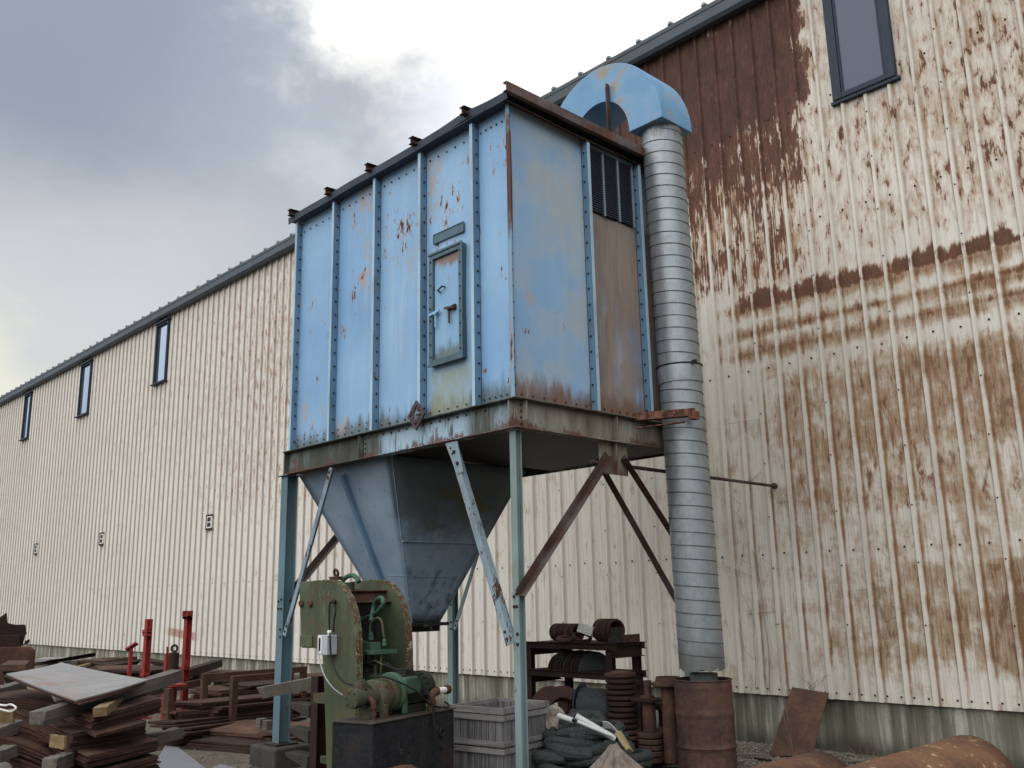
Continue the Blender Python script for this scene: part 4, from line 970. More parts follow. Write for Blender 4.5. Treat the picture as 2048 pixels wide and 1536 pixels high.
# between the plates: top channel, dark infill, web plates, cylinder
xr = poly[6].x; zr_ = poly[6].z
g = MB(); g.channel((xr-.10, PY0+TH+.002, zr_-.06), (xr-.10, PY1-.002, zr_-.06), .05, .13, .012, (-.5,0,.8), -1); g.build('tie_channel', M['rust'], pr_, bevel=.002)
g = MB(); g.bx((-7.44, PY0+TH+.002, .80), (-7.40, PY1-.002, 1.78)); g.build('dark_infill', M['dark'], pr_, bevel=.003)  # added dark sheet closes the gap, standing in for the shade inside
g = MB(); g.bx((-7.78, PY0+TH+.002, 1.35), (-7.70, PY1-.002, 1.80)); g.bx((-7.25, PY0+TH+.002, .05), (-7.20, PY1-.002, .78)); g.bx((-7.55, PY0+TH+.002, .30), (-7.26, PY1-.002, .36)); g.build('web_plate', M['oilgreen'], pr_, bevel=.004)
g = MB(); cy = (PY0+TH+PY1)/2; g.lathe([(.13, .0), (.13, .50), (.15, .50), (.15, .58), (.06, .58), (.06, .66)], (-7.52, cy, 1.20), (0,0,1), 28); g.lathe([(.07, -.32), (.07, 0)], (-7.52, cy, 1.20)); g.bx((-7.70, PY0+TH+.01, .80), (-7.30, PY1-.01, .88)); g.build('cylinder', M['oilgreen'], pr_)
g = MB(); c = P1(655, 1158); g.bx((c.x-.075, cy-.03-.2, c.z-.01), (c.x+.06, cy+.03-.2, c.z+.022)); g.ring((c.x-.01, cy-.2, c.z+.055), (0,1,.3), .03, .013, 16, 7); g.build('lifting_eye', M['rust'], pr_, bevel=.003)
# hoses
def Pm(px, py, y): return onY(px, py, y)
ym = 4.98
g = MB(); pts = [Pm(*q, ym+.05*math.sin(i)) for i, q in enumerate([(716,1240),(726,1238),(738,1233),(752,1226),(763,1214),(767,1203),(763,1196),(755,1199),(748,1211),(744,1228),(742,1243)])]
def smoothpath(P, n=6):
    out = []
    for i in range(len(P)-1):
        a, b, c, d = P[max(i-1, 0)], P[i], P[i+1], P[min(i+2, len(P)-1)]
        for k in range(n):
            t = k/n; out.append(.5*((2*b)+(c-a)*t+(2*a-5*b+4*c-d)*t*t+(3*b-a-3*c+d)*t**3))
    return out + [P[-1]]
g.tube(smoothpath(pts), .020, 10); pts = [Pm(*q, 5.0) for q in [(684,1166),(688,1158),(697,1152),(706,1151),(713,1156),(718,1164)]]; g.tube(smoothpath(pts), .022, 10); g.build('hose', M['hose'], pr_)
g = MB(); pts = [Pm(*q, ym-.06) for q in [(740,1265),(741,1250),(747,1240),(755,1236),(762,1240),(765,1252),(768,1275)]]; g.tube(smoothpath(pts), .010, 8); g.build('hose', M['oilgreen'], pr_)
g = MB()
for px, y0, y1, r in ((742, 1263, 1280, .022), (769, 1276, 1292, .018)):
    a, b = Pm(px, y0, ym-.06), Pm(px, y1, ym-.06); L = (b-a).length; g.lathe([(r*.6, 0), (r*.6, L*.2), (r, L*.25), (r, L*.55), (r*.75, L*.6), (r*1.15, L*.65), (r*1.15, L)], a, b-a, 8)
a = Pm(733, 1284, ym-.07); b = Pm(752, 1302, ym-.07); g.bx((a.x, ym-.12, b.z), (b.x, ym-.02, a.z)); a = Pm(716, 1301, ym-.1); b = Pm(757, 1306, ym-.1); g.bx((a.x-.04, ym-.16, b.z-.012), (b.x, ym+.1, b.z+.02)); a = Pm(722, 1288, ym-.1); g.cyl(a, a+V3((.06,0,0)), .03, 12)
g.build('valve_block', M['greenpaint'], pr_, bevel=.004)
g = MB()
for px, y0, y1, r in ((733, 1306, 1345, .012), (751, 1306, 1352, .015), (762, 1298, 1345, .010), (744, 1306, 1330, .02)):
    a, b = Pm(px, y0, ym-.05), Pm(px, y1, ym-.05); g.cyl(a, b, r, 10)
a, b = Pm(722, 1332, ym-.08), Pm(778, 1328, ym+.05); g.cyl(a, b, .016, 10); g.tube(smoothpath([Pm(*q, ym-.1) for q in [(722,1318),(735,1326),(750,1322),(766,1330)]]), .008, 6)
g.build('pipework', M['oilgreen'], pr_)
g = MB(); a, b = Pm(727, 1345, ym), Pm(760, 1368, ym); g.bx((a.x, ym-.06, b.z), (b.x, ym+.10, a.z)); g.build('valve_body', M['greenpaint'], pr_, bevel=.008)
# switch box and its cable on the front plate
a, b = P1(651.5, 1269), P1(677, 1309)
g = MB().bx((a.x+.03, PY0-.105, b.z), (b.x-.02, PY0-.002, a.z)); sb = g.build('switch_box', M['grey_box'], pr_, bevel=.004)
g = MB(); x0_ = a.x+.028; zc_ = (a.z+b.z)/2; g.bx((a.x+.05, PY0-.108, zc_-.07), (a.x+.105, PY0-.1055, zc_+.08)); g.build('cover_plate', M['white'], sb); g = MB().bx((a.x+.062, PY0-.111, zc_-.05), (a.x+.090, PY0-.1085, zc_+.06)); g.build('window_slot', M['rust_dark'], sb)
g = MB(); g.lathe([(.014, 0), (.014, .02), (.020, .02), (.020, .035), (.012, .04)], (b.x-.075, PY0-.05, a.z), (0,0,1), 8); g.build('cable_gland', M['white'], sb)
g = MB(); yy = PY0-.03
pts = [Pm(*q, yy) for q in [(666.5,1264),(668.5,1240),(671,1222),(668.5,1210),(664,1203),(660,1207),(658.5,1225),(659,1262)]] + [Pm(*q, PY0-.12) for q in [(660,1275),(661,1300),(664,1322)]] + [Pm(*q, PY0-.14) for q in [(671,1342),(684,1361),(704,1370),(728,1371)]] + [Pm(760,1368,PY0-.1), Pm(783,1361,PY0+.05), Pm(797,1350,PY0+.15), Pm(793,1340,PY0+.2), Pm(775,1332,PY0+.2), Pm(755,1326,PY0+.2), Pm(741,1325,PY0+.25)]
g.tube(smoothpath(pts), .0085, 7); g.build('cable', M['black'], pr_)
g = MB(); a = Pm(665, 1204, PY0-.03); g.cyl(a+V3((-.01,0,0)), a+V3((.05,0,.005)), .008, 8); g.cyl(a, a+V3((0,.04,0)), .02, 10); g.build('cable_hook', M['rust_dark'], fp)

# ------------------------------------------------------------------ hydraulic power unit: tank, pump, motor
RZ = math.radians(15); TC = V3((-6.11, 4.30, 0))
pu = thing('hydraulic_power_unit', TC, 'oily black tank carrying a green pump, a dark round motor and rusty pipe elbows', 'power unit', rz=RZ)
pu.scale = (.86, .86, .86)
TZ = .92
def lb(mb, name, mat, parent=None, bevel=.004): return mb.build(name, mat, parent or pu, bevel=bevel, local=True)
g = MB().bx((-.47, 0, .0), (0, 1.24, TZ-.012)); lb(g, 'tank', M['tank'], bevel=.012)
g = MB().bx((-.485, -.015, TZ-.0115), (.015, 1.255, TZ)); lb(g, 'tank_lid', plain('oily_lid', (.055,.048,.043), .6, .1, .5, 9), bevel=.003)
g = MB(); g.ring((.012, 1.02, .72), (1,0,0), .035, .010, 18, 8); lb(g, 'sight_ring', M['dark'], bevel=0); g = MB().cyl((.001, 1.02, .60), (.02, 1.02, .60), .03, 14); lb(g, 'drain_plug', M['dark'], bevel=0)
AX, AZ = -.27, TZ+.20
g = MB(); g.lathe([(.05, 0), (.085, 0), (.09, .03), (.09, .12), (.075, .13), (.075, .22), (.11, .22), (.11, .26), (.10, .27)], (AX, .02, AZ-.01), (0,1,0), 24)
for k in range(6): g.bolt((AX+.06*math.cos(k), .02, AZ-.01+.06*math.sin(k)), (0,-1,0), .010, .012)
g.bx((AX-.05, .10, AZ+.06), (AX+.05, .20, AZ+.12)); g.bx((AX-.07, .20, TZ), (AX+.07, .26, AZ-.10)); g.cyl((AX+.03, .15, AZ+.11), (AX+.03, .15, AZ+.15), .02, 8); g.bx((AX-.01, .11, AZ+.12), (AX+.035, .19, AZ+.14))
lb(g, 'pump', M['oilgreen'])
g = MB(); g.lathe([(.10, 0), (.15, .01), (.155, .02), (.155, .17), (.15, .18), (.16, .19), (.16, .24), (.10, .25)], (AX, .295, AZ-.02), (0,1,0), 32); g.bx((AX-.17, .30, TZ), (AX-.11, .50, AZ-.1)); g.bx((AX+.10, .30, TZ), (AX+.16, .36, AZ-.08)); lb(g, 'bell_housing', M['oilgreen'])
g = MB(); g.lathe([(.17, 0), (.18, .01), (.18, .06), (.165, .07)], (AX, .56, AZ), (0,1,0), 32); g.bx((AX+.02, .58, AZ-.02), (AX+.182, .82, AZ+.13)); g.bx((AX+.11, .60, TZ), (AX+.15, .66, AZ-.02)); lb(g, 'motor_flange', M['greenpaint'], bevel=.012)
g = MB(); g.lathe([(.155, 0), (.158, .02), (.158, .38), (.162, .385), (.162, .44), (.14, .48), (.05, .49)], (AX, .635, AZ), (0,1,0), 32)
for k in range(18):
    a = 2*math.pi*k/18; u = V3((math.cos(a), 0, math.sin(a))); g.beam(V3((AX, .66, AZ))+u*.160, V3((AX, 1.0, AZ))+u*.160, .006, .012, tuple(u))
g.bx((AX-.12, .70, TZ), (AX-.08, .98, AZ-.13)); g.bx((AX+.08, .70, TZ), (AX+.12, .98, AZ-.13)); g.bx((AX-.06, .74, AZ+.15), (AX+.06, .86, AZ+.20))
lb(g, 'motor', plain('grimy_motor', (.026,.028,.024), .65, .1, .6, 10))
g = MB()
def elbow(p, d0, d1, r, R):
    p, d0, d1 = V3(p), V3(d0), V3(d1); return [p + d0*(R*math.sin(t)) + d1*(R*(1-math.cos(t))) for t in [math.pi/2*i/8 for i in range(9)]]
e = elbow((AX+.08, .17, AZ-.02), (1,0,0), (0,0,-1), .022, .06); g.tube(e, .026, 12); p = e[-1]; g.tube([p, p+V3((0,0,-.02))], .031, 8); g.tube([p+V3((0,0,-.02)), (p.x, p.y, TZ)], .017, 10); g.tube([p+V3((0,0,-.05)), p+V3((0,0,-.085))], .027, 6)
lb(g, 'pipe_elbow', M['brass'], bevel=0); g = MB(); q0 = V3((AX+.20, .96, TZ)); g.tube([q0, q0+V3((0,0,.09))], .040, 12); g.tube([q0+V3((0,0,.06)), q0+V3((0,0,.10))], .047, 8); e = elbow(q0+V3((0,0,.10)), (0,0,1), (0,1,0), .03, .07); g.tube(e, .036, 12); g.tube([e[-1], e[-1]+V3((0,.02,0))], .045, 8); g.tube([e[-1], e[-1]+V3((0,.22,.0))], .028, 10); g.tube([e[-1]+V3((0,.16,0)), e[-1]+V3((0,.21,0))], .045, 8)
lb(g, 'pipe_elbow', M['brass'], bevel=0)
g = MB(); g.tube([e[-1]+V3((0,.03,0)), e[-1]+V3((0,.15,0))], .0315, 12); lb(g, 'tape_wrap', M['white'], bevel=0)
g = MB(); cp = [V3((AX-.02, .30, AZ+.16)), V3((AX+.1, .42, AZ+.14)), V3((AX+.26, .62, AZ+.02)), V3((AX+.3, .80, AZ-.12)), V3((AX+.29, 1.0, TZ+.03)), V3((AX+.24, 1.2, TZ+.02)), V3((AX+.12, 1.3, TZ+.04))]; g.tube(smoothpath(cp), .009, 7)
cp = [V3((AX+.05, .60, AZ+.20)), V3((AX+.18, .68, AZ+.19)), V3((AX+.28, .74, AZ+.05)), V3((AX+.345, .80, TZ-.0)), V3((AX+.35, .82, .40)), V3((AX+.35, .83, .02))]; g.tube(smoothpath(cp), .011, 7); lb(g, 'cable', M['black'], bevel=0)
g = MB(); g.tube(smoothpath([V3((AX-.10, .02, AZ+.02)), V3((AX-.16, -.06, AZ+.1)), V3((AX-.24, -.10, AZ+.24)), V3((AX-.30, -.10, AZ+.42))]), .006, 6); lb(g, 'conduit', M['grey_box'], bevel=0)

# ------------------------------------------------------------------ cantilever rack left of the press
cr_ = thing('cantilever_rack', (-8.05, 5.0, 0), 'dark steel arm rack with stubby wedge arms, left of the green press', 'rack')
g = MB(); g.ibeam((-8.02, 5.05, 0), (-8.02, 5.05, 1.0), .12, .16, .012, (0,1,0)); g.build('upright', M['rust_dark'], cr_, bevel=.003)
for z in (.20, .43, .66):
    g = MB(); x0_, x1_ = -8.50, -8.09; y0_, y1_ = 4.96, 5.12
    g.add([(x0_, y0_, z+.075), (x0_, y1_, z+.075), (x1_, y1_, z+.075), (x1_, y0_, z+.075), (x0_, y0_, z+.040), (x0_, y1_, z+.040), (x1_, y1_, z-.045), (x1_, y0_, z-.045)], [(0,1,2,3),(7,6,5,4),(0,3,7,4),(1,5,6,2),(0,4,5,1),(3,2,6,7)])
    g.build('arm', plain('arm_steel', (.042,.039,.036), .7, .1, .4, 8), cr_, bevel=.004)
g = MB(); p0, p1 = V3((-8.92, 4.93, .745)), V3((-7.78, 5.17, .93)); g.angle(p0, p1, .13, .010, (.1,-.5,.8)); 
single(g, 'steel_angle', plain('pale_worn_steel', (.20,.19,.165), .45, .35, .45, 7), 'pale worn steel angle lying aslant across the rack arms, left of the green press', 'steel angle', bevel=.002)

# ------------------------------------------------------------------ slatted wooden bin
cz = .76; ct = V3((-6.56, 6.02, 0)); ra = math.radians(8)
bn = thing('wooden_bin', ct, 'tall silver-grey wooden bin with slat bands, behind the pale leg of the collector', 'wooden bin', rz=ra)
hx, hy = .285, .315
def boards(face):
    n = 7 if face in 'fb' else 6
    for k in range(n):
        if face in 'fb': a = -hx + 2*hx*k/n; b_ = -hx + 2*hx*(k+1)/n; y = -hy if face == 'f' else hy-.016; bx = ((a+.003, y, 0.0), (b_-.007, y+.016, cz-.02-random.random()*.01))
        else: a = -hy+.018 + (2*hy-.036)*k/n; b_ = -hy+.018 + (2*hy-.036)*(k+1)/n; x = -hx if face == 'l' else hx-.016; bx = ((x, a+.003, 0.0), (x+.016, b_-.007, cz-.02-random.random()*.01))
        g = MB().bx(*bx); c = (V3(bx[0])+V3(bx[1]))/2; g.v = [V3((p.x, p.y, p.z))-c for p in g.v]; o = g.build('board', M['crate'], bn, bevel=.002, local=True); o.location = c
for f_ in 'fblr': boards(f_)
for z, dz in ((cz-.055, .055), (cz-.112, .05), (cz-.325, .045), (cz-.385, .045)):
    for f_ in range(4):
        e_ = .018 + (.004 if z > cz-.1 else 0)
        if f_ == 0: bx = ((-hx-e_-.012, -hy-e_, z), (hx+e_+.004, -hy-.001, z+dz))
        elif f_ == 1: bx = ((hx+.001, -hy-.0005, z+.004), (hx+e_, hy+e_, z+dz))
        elif f_ == 2: bx = ((-hx-e_, hy+.001, z), (hx, hy+e_, z+dz))
        else: bx = ((-hx-e_, -hy, z+.003), (-hx-.001, hy, z+dz))
        if z == cz-.115 and f_ == 0: bx = ((bx[0][0], bx[0][1], z), (bx[1][0], bx[1][1], z+dz-.002))
        g = MB().bx(*bx); c = (V3(bx[0])+V3(bx[1]))/2; g.v = [p-c for p in g.v]
        o = g.build('slat_band', M['crate_h'], bn, bevel=.002, local=True); o.location = c
        if f_ in (1, 3): o.rotation_euler = (0,0,0)
g = MB().bx((-hx+.02, -hy+.02, .1), (hx-.02, hy-.02, cz-.16)); g.build('contents', M['dark'], bn, local=True)
# ------------------------------------------------------------------ steel rack by the wall and what lies on it
RX0, RX1, RY0, RY1, RT = -8.52, -7.13, 8.30, 8.76, 1.16
def gzz(x, y): return gz(x, y)
rk = thing('steel_rack', (-7.8, 8.5, 0), 'rusty two-tier steel rack of channels loaded with discs and rings, before the cream wall', 'rack')
def rp(g, n, mt=None): return g.build(n, mt or M['rust_dark'], rk, bevel=.002)
for x, y in ((RX0+.04, RY0), (RX1-.06, RY0), (RX0+.04+.2, RY1), (RX1-.06, RY1)): g = MB(); g.channel((x, y, -.1), (x, y, RT-.05), .09, .07, .008, (0,1,0)); rp(g, 'leg')
for z in (RT-.05, RT-.37):
    for y in (RY0-.045, RY1+.03): g = MB(); g.channel((RX0, y, z+.012), (RX1+.06, y, z+.012), .04, .075, .007, (0,0,1), -1 if y < RY0 else 1); rp(g, 'rail')
    for x in (RX0+.05, RX1-.02): g = MB(); g.ibeam((x, RY0-.02, z-.04), (x, RY1+.05, z-.04), .09, .14, .008); rp(g, 'cross_beam')
    g = MB(); 
    for k in range(5): g.bx((RX0+.03, RY0-.02+k*.10, z+.036), (RX1+.0, RY0+.05+k*.10, z+.044))
    rp(g, 'shelf')
g = MB(); g.ibeam((RX1-.02, RY0-.0, RT-.53), (RX1-.02, RY1+.1, RT-.53), .09, .14, .008); rp(g, 'cross_beam')
# middle tier: a row of discs standing on edge
zS = RT-.37+.046; Rd = .215; xs0, xs1 = -8.14, -7.60
NDI = 15
for k in range(NDI):
    x = xs0 + (xs1-xs0)*k/(NDI-1) + random.uniform(-.006, .006); g = MB(); r = Rd*random.uniform(.93, 1.05)*(1 if k > 3 else .93)
    ax_ = V3((1, -.35, 0)).normalized(); sd_ = V3((.35, 1, 0)).normalized(); g.slab([sd_*(r*math.cos(math.pi*i/26)) + V3((0,0,r*math.sin(math.pi*i/26))) for i in range(27)], ax_, .018)
    o = single(g, 'steel_disc', M['wire'] if k == NDI-1 else [M['dark'], M['rust_dark']][k % 2], ('pale-rimmed steel half disc, frontmost in the row on the rack middle tier' if k == NDI-1 else 'dark steel half disc standing in the row on the rack middle tier'), 'disc', (0,0,0), 'discs standing on the middle tier', smooth=False)
    o.location = (x, RY0+.20, zS+.001)
# top tier: coil of rings, loose ring, boxes
zT = RT+.0
def rings(x0, x1, n, R, r, y, nm, lab, ax=(1,-.25,0), z=None):
    for k in range(n):
        g = MB(); g.ring((0,0,0), ax, R, r, 26, 8); o = single(g, nm, M['rust'] if k % 3 else M['rust_dark'], lab, 'ring', (0,0,0), lab.split(',')[0] + 's' if False else 'rings on the top tier: ' + lab[:24])
        o.location = (x0+(x1-x0)*k/max(1, n-1), y, (z if z is not None else zT+R+r+.003))
rings(-8.18, -7.83, 11, .085, .019, RY0+.16, 'steel_ring', 'rusty ring in the left-hand roll of rings on the top tier')
g = MB(); g.ring((0,0,0), (.1,-.15,1), .10, .026, 28, 8); o = single(g, 'steel_ring', M['rust_brown'], 'loose rusty ring lying flat in front of the roll on the top tier', 'ring', (0,0,0)); o.location = (-7.86, RY0-.0, zT+.042)
g = MB(); g.ring((0,0,0), (.4,-.2,1), .10, .020, 28, 8); o = single(g, 'steel_ring', M['rust_dark'], 'dark ring tipped up behind the white carton on the top tier', 'ring', (0,0,0)); o.location = (-7.66, RY0+.05, zT+.06)
rings(-7.46, -7.24, 8, .115, .018, RY0+.17, 'steel_ring', 'rusty ring in the right-hand roll of rings on the top tier', (1,-.2,0))
g = MB(); g.lathe([(0, 0), (.10, 0), (.10, .02), (.06, .05), (.05, .10), (.10, .13), (.115, .16)], (0,0,0), (0,0,1), 24); o = single(g, 'flanged_cup', M['dark'], 'dark dished cup hanging below the top tier, left over the discs', 'cup', (0,0,0)); o.location = (-8.06, RY0+.12, RT-.19)
g = MB(); g.lathe([(0, 0), (.09, 0), (.095, .01), (.09, .02), (0, .02)], (0,0,0), (0,-1,.2), 26); o = single(g, 'black_disc', M['black'], 'small black disc standing behind the white carton on the rack', 'disc', (0,0,0)); o.location = (-7.50, RY0+.26, zT+.17)
g = MB().box((0,0,0), (.20, .12, .11)); o = single(g, 'carton', [plain('white_carton', (.56, .56, .54), .8, 0, .12, 14)], 'white carton with faded grey print, tipped on the rusty rings of the rack top', 'carton', (0,0,0), bevel=.004); o.location = (-7.58, RY0+.06, zT+.14); o.rotation_euler = (math.radians(-14), math.radians(16), math.radians(8))
g = MB(); random.seed(3)
for r_ in range(4):
    x = -.085
    while x < .06:
        w_ = random.uniform(.012, .035); 
        if random.random() < .75: g.bx((x, -.0612, .030-r_*.022-.004), (min(x+w_, .08), -.0604, .030-r_*.022+.004))
        x += w_+.008
g.build('faded_print', plain('faded_print', (.33,.35,.40), .8), o, local=True)
g = MB().bx((-7.20, RY0+.02, zT+.002), (-7.10, RY0+.14, zT+.17)); g.bx((-7.22, RY0-.0, zT+.0021), (-7.07, RY0+.0195, zT+.06)); single(g, 'bearing_block', M['dark'], 'dark steel bearing block at the right end of the rack top', 'block', bevel=.006)
g = MB(); g.angle((RX1+.02, RY0+.05, zT-.0), (RX1+.02, RY1-.02, zT+.0), .09, .008, (0,0,1)); single(g, 'steel_angle', M['rust'], 'short rusty angle lying on the right end of the rack top', 'steel angle')
# under the rack: flanged ring, big ring, cable reel
gy_ = lambda x, y: gz(x, y)
g = MB(); c = at(1100, 1412, 9.7); g.lathe([(.09, -.02), (.20, -.02), (.20, .02), (.09, .02), (.09, -.02)], c, (.45, -.85, .25), 30, cap=False); g.cur = 0
for k in range(8): a = k*math.pi/4; 
single(g, 'pipe_flange', M['rust'], 'rusty round pipe flange leaning under the left end of the rack', 'flange')
g = MB(); c = at(1128, 1425, 9.35); n_ = V3((.75, -.5, .45)); g.lathe([(.15, -.012), (.27, -.012), (.27, .012), (.15, .012), (.15, -.012)], c, n_, 36, cap=False); g.lathe([(.15, -.012), (.15, -.10), (.158, -.10), (.158, -.012)], c, n_, 36, cap=False)
single(g, 'flanged_collar', M['rust'], 'big rusty collar tilted on its side behind the wooden bin', 'collar')
rc_ = at(1195, 1415, 9.45); rl = thing('cable_reel', rc_, 'blue-black reel wound with grey wire rope, lying between the collar and the disc stack', 'cable reel')
axr = V3((.93, .33, -.03)).normalized()
g = MB(); g.lathe([(.0, -.02), (.215, -.02), (.225, -.01), (.225, .0), (.0, .0)], rc_ - axr*.17, axr, 36); g.build('reel_flange', M['spoolblue'], rl)
g = MB(); g.lathe([(.0, .0), (.215, .0), (.225, .01), (.225, .02), (.0, .02)], rc_ + axr*.36, axr, 36); g.build('reel_flange', M['spoolblue'], rl)
g = MB(); n_ = 26; pr2 = []
for k in range(n_):
    h = -.168 + .526*k/n_; 
    for q in range(5): pr2.append((.178 + .010*math.sin(math.pi*q/4), h + .526/n_*q/5))
g.lathe(pr2, rc_, axr, 36); g.build('wire_rope', M['wire'], rl)
# stack of pulley discs
sk = at(1247, 1480, 9.15); sk.z = .14
prof_ = [(.0, 0), (.122, 0), (.122, .014), (.150, .016), (.158, .022), (.158, .045), (.150, .052), (0, .052)]
for k in range(15):
    g = MB(); g.lathe(prof_, (0,0,0), (0,0,1), 36); big = 1.10 if k < 5 else 1.0
    o = single(g, 'pulley_disc', M['rust'] if k in (14, 3, 4) else M['rust_dark'], 'brownest pulley disc, right under the lid of the tall stack' if k == 14 else 'dark grooved pulley disc inside the tall stack beside the reel', 'pulley', (0,0,0), 'pulley discs in the tall stack')
    o.scale = (big, big, 1); o.location = (sk.x + random.uniform(-.005, .005), sk.y + random.uniform(-.005, .005), sk.z + .053*k); o.rotation_euler = (0,0,random.random()*6)
g = MB(); g.lathe([(0, 0), (.10, 0), (.12, .004), (.09, .022), (0, .022)], (0,0,0), (0,0,1), 30); o = single(g, 'lid', M['rust_brown'], 'shallow rusty lid lying on top of the tall pulley stack', 'lid', (0,0,0)); o.location = (sk.x, sk.y, sk.z+.053*15-.002)
# skid and the two spools
s0 = at(1262, 1500, 9.25); s0.z = .07
g = MB(); g.channel((-7.02, 7.52, .085), (-5.95, 8.02, .085), .10, .09, .008, (0,0,1)); g.channel((-7.25, 7.92, .085), (-6.2, 8.4, .085), .10, .09, .008, (0,0,1)); g.bx((-6.9, 7.7, -.05), (-6.8, 8.2, .038)); g.bx((-6.35, 7.9, -.05), (-6.25, 8.4, .038))
single(g, 'steel_skid', M['rust_dark'], 'dark steel channel skid carrying the spools and the pulley stack', 'skid')
def spool(c, H, lab, flat=True):
    t = thing('pipe_spool', c, lab, 'pipe spool')
    return t
c1 = at(1300, 1465, 8.95); c1.z = .135; sp1 = spool(c1, .62, 'rusty short pipe spool with a square top plate and a thin pipe standing on it')
g = MB(); g.cyl(c1+V3((0,0,.27)), c1+V3((0,0,.55)), .065, 24); g.build('pipe', M['rust_brown'], sp1)
for k in range(5): g = MB(); g.lathe([(0, 0), (.116, 0), (.122, .006), (.122, .038), (.116, .046), (0, .046)], c1+V3((0,0,.055*k)), (0,0,1), 32); g.build('base_ring', M['rust'], sp1)
g = MB(); g.box(c1+V3((.01,0,.565)), (.26, .24, .024)); g.build('top_plate', M['rust_dark'], sp1, bevel=.002)
g = MB(); g.lathe([(.0, 0), (.072, 0), (.072, .02), (0, .02)], c1+V3((-.03,.02,.578)), (0,0,1), 20); g.cyl(c1+V3((-.02,.02,.598)), c1+V3((-.02,.02,.74)), .036, 18); g.build('pipe_stub', M['rust_brown'], sp1)
c2 = at(1343, 1490, 8.85); c2.z = .135; sp2 = spool(c2, .8, 'tall rusty pipe spool with a round flange on top, left of the drum')
g = MB(); g.cyl(c2, c2+V3((0,0,.70)), .075, 26); g.build('pipe', M['rust_brown'], sp2)
g = MB(); g.lathe([(.075, 0), (.155, 0), (.165, .01), (.165, .03), (.125, .045), (.115, .085), (.105, .085), (.105, .06), (0, .06)], c2+V3((0,0,.695)), (0,0,1), 34); g.build('top_flange', M['rust_brown'], sp2)
g = MB(); c3 = at(1328, 1450, 9.35); g.lathe([(0,0),(.12,0),(.12,.05),(.05,.07),(.05,.5),(.12,.52),(.12,.58),(.07,.6),(0,.6)], V3((c3.x, c3.y, .05)), (0,0,1), 28); single(g, 'bobbin', M['dark'], 'dark iron bobbin behind the two pipe spools', 'bobbin')
g = MB(); c4 = at(1326, 1478, 8.95); g.lathe([(0,-.012),(.105,-.012),(.11,0),(.105,.012),(0,.012)], c4, (.55,-.8,.1), 30); single(g, 'steel_disc', M['rust'], 'rusty disc leaning on edge between the two pipe spools', 'disc')
# oil drum under the duct
dl = onX(1405, 1357, -5.42); dr_ = thing('oil_drum', (dl.x, dl.y, .04), 'burnt brown open-topped oil drum standing under the end of the spiral duct', 'drum')
zt = dl.z - .04; R0 = .265
def drp(h): return R0
prof_ = [(0, 0), (R0, 0), (R0+.008, .008), (R0, .02)]
for h in [zt*k/40 for k in range(2, 40)]:
    r = R0 + .012*math.exp(-((h-zt*.33)/.014)**2) + .012*math.exp(-((h-zt*.66)/.014)**2) + .005*math.exp(-((h-zt*.93)/.012)**2)
    prof_.append((r, h))
prof_ += [(R0, zt-.012), (R0+.010, zt-.006), (R0+.006, zt), (R0-.004, zt), (R0-.006, zt-.02), (R0-.008, .03), (0, .03)]
g = MB(); g.lathe(prof_, (dl.x, dl.y, .04), (0,0,1), 56)
for i, p in enumerate(g.v):
    a = math.atan2(p.y-dl.y, p.x-dl.x); h = p.z; rr = V3((p.x-dl.x, p.y-dl.y, 0)); 
    if rr.length > .1: 
        k = 1 + .018*mnoise.noise(V3((math.cos(a)*1.4, math.sin(a)*1.4, h*3.2))) + .006*mnoise.noise(V3((math.cos(a)*5, math.sin(a)*5, h*9)))
        g.v[i] = V3((dl.x+rr.x*k, dl.y+rr.y*k, p.z))
g.build('body', M['drum'], dr_, smooth=True)
g = MB(); g.cyl((dl.x-.02, dl.y+.05, .3), (dl.x-.02, dl.y+.05, zt+.085), .13, 24); g.build('inner_can', plain('can_grime', (.10,.115,.11), .6, .1, .4, 9), dr_)
g = MB(); g.bx((dl.x+.02, dl.y-.1, zt+.095), (dl.x+.20, dl.y+.02, zt+.100)); o = single(g, 'wood_strip', M['pvc'], 'white strip wedged under the ragged end of the duct', 'strip')
o.location.z = 1.0; o.rotation_euler = (0, math.radians(-6), math.radians(30))
# heap of dark netting, tubes, canvas
hp_ = []
random.seed(21)
nc = at(1168, 1490, 8.35); nc.z = 0
g = MB()
def hz_(x, y): 
    q = ((x)/.62)**2 + ((y)/.50)**2; return .58*max(0, 1-q)**.6
def coil(z0, R, n, r, ph):
    pts = []
    for i in range(n):
        a = ph + i*.32; rr = R*(1+.22*math.sin(a*1.7+ph)+.1*math.sin(a*.6)); x, y = rr*math.cos(a), rr*.8*math.sin(a)
        pts.append(nc + V3((x, y, max(.05, z0 + .05*math.sin(a*1.3+ph) + .02*i/n))))
    g.tube(smoothpath(pts, 3), [r*(1+.22*math.sin(j*.35+ph)+.10*math.sin(j*.9)) for j in range((n-1)*3+1)], 10)
for k, (z0, R) in enumerate([(.05, .56), (.06, .40), (.12, .54), (.14, .36), (.19, .50), (.22, .33), (.26, .46), (.29, .28), (.33, .42), (.36, .25), (.40, .37), (.43, .22), (.47, .31), (.50, .18), (.54, .24), (.57, .12)]): coil(z0, R, 24, .040 + .010*random.random(), k*1.7); coil(z0+.02, R*.93, 20, .036 + .010*random.random(), k*2.3+1)
g.lathe([(.0, 0), (.45, 0), (.40, .2), (.28, .4), (.1, .5), (0, .5)], nc, (0,0,1), 20)
so_ = single(g, 'netting_heap', M['net'], 'heap of dark grey tubular netting piled between the wooden bin and the drum', 'netting', (nc.x, nc.y, 0), smooth=True)
def Q(px, py, d): return at(px, py, d)
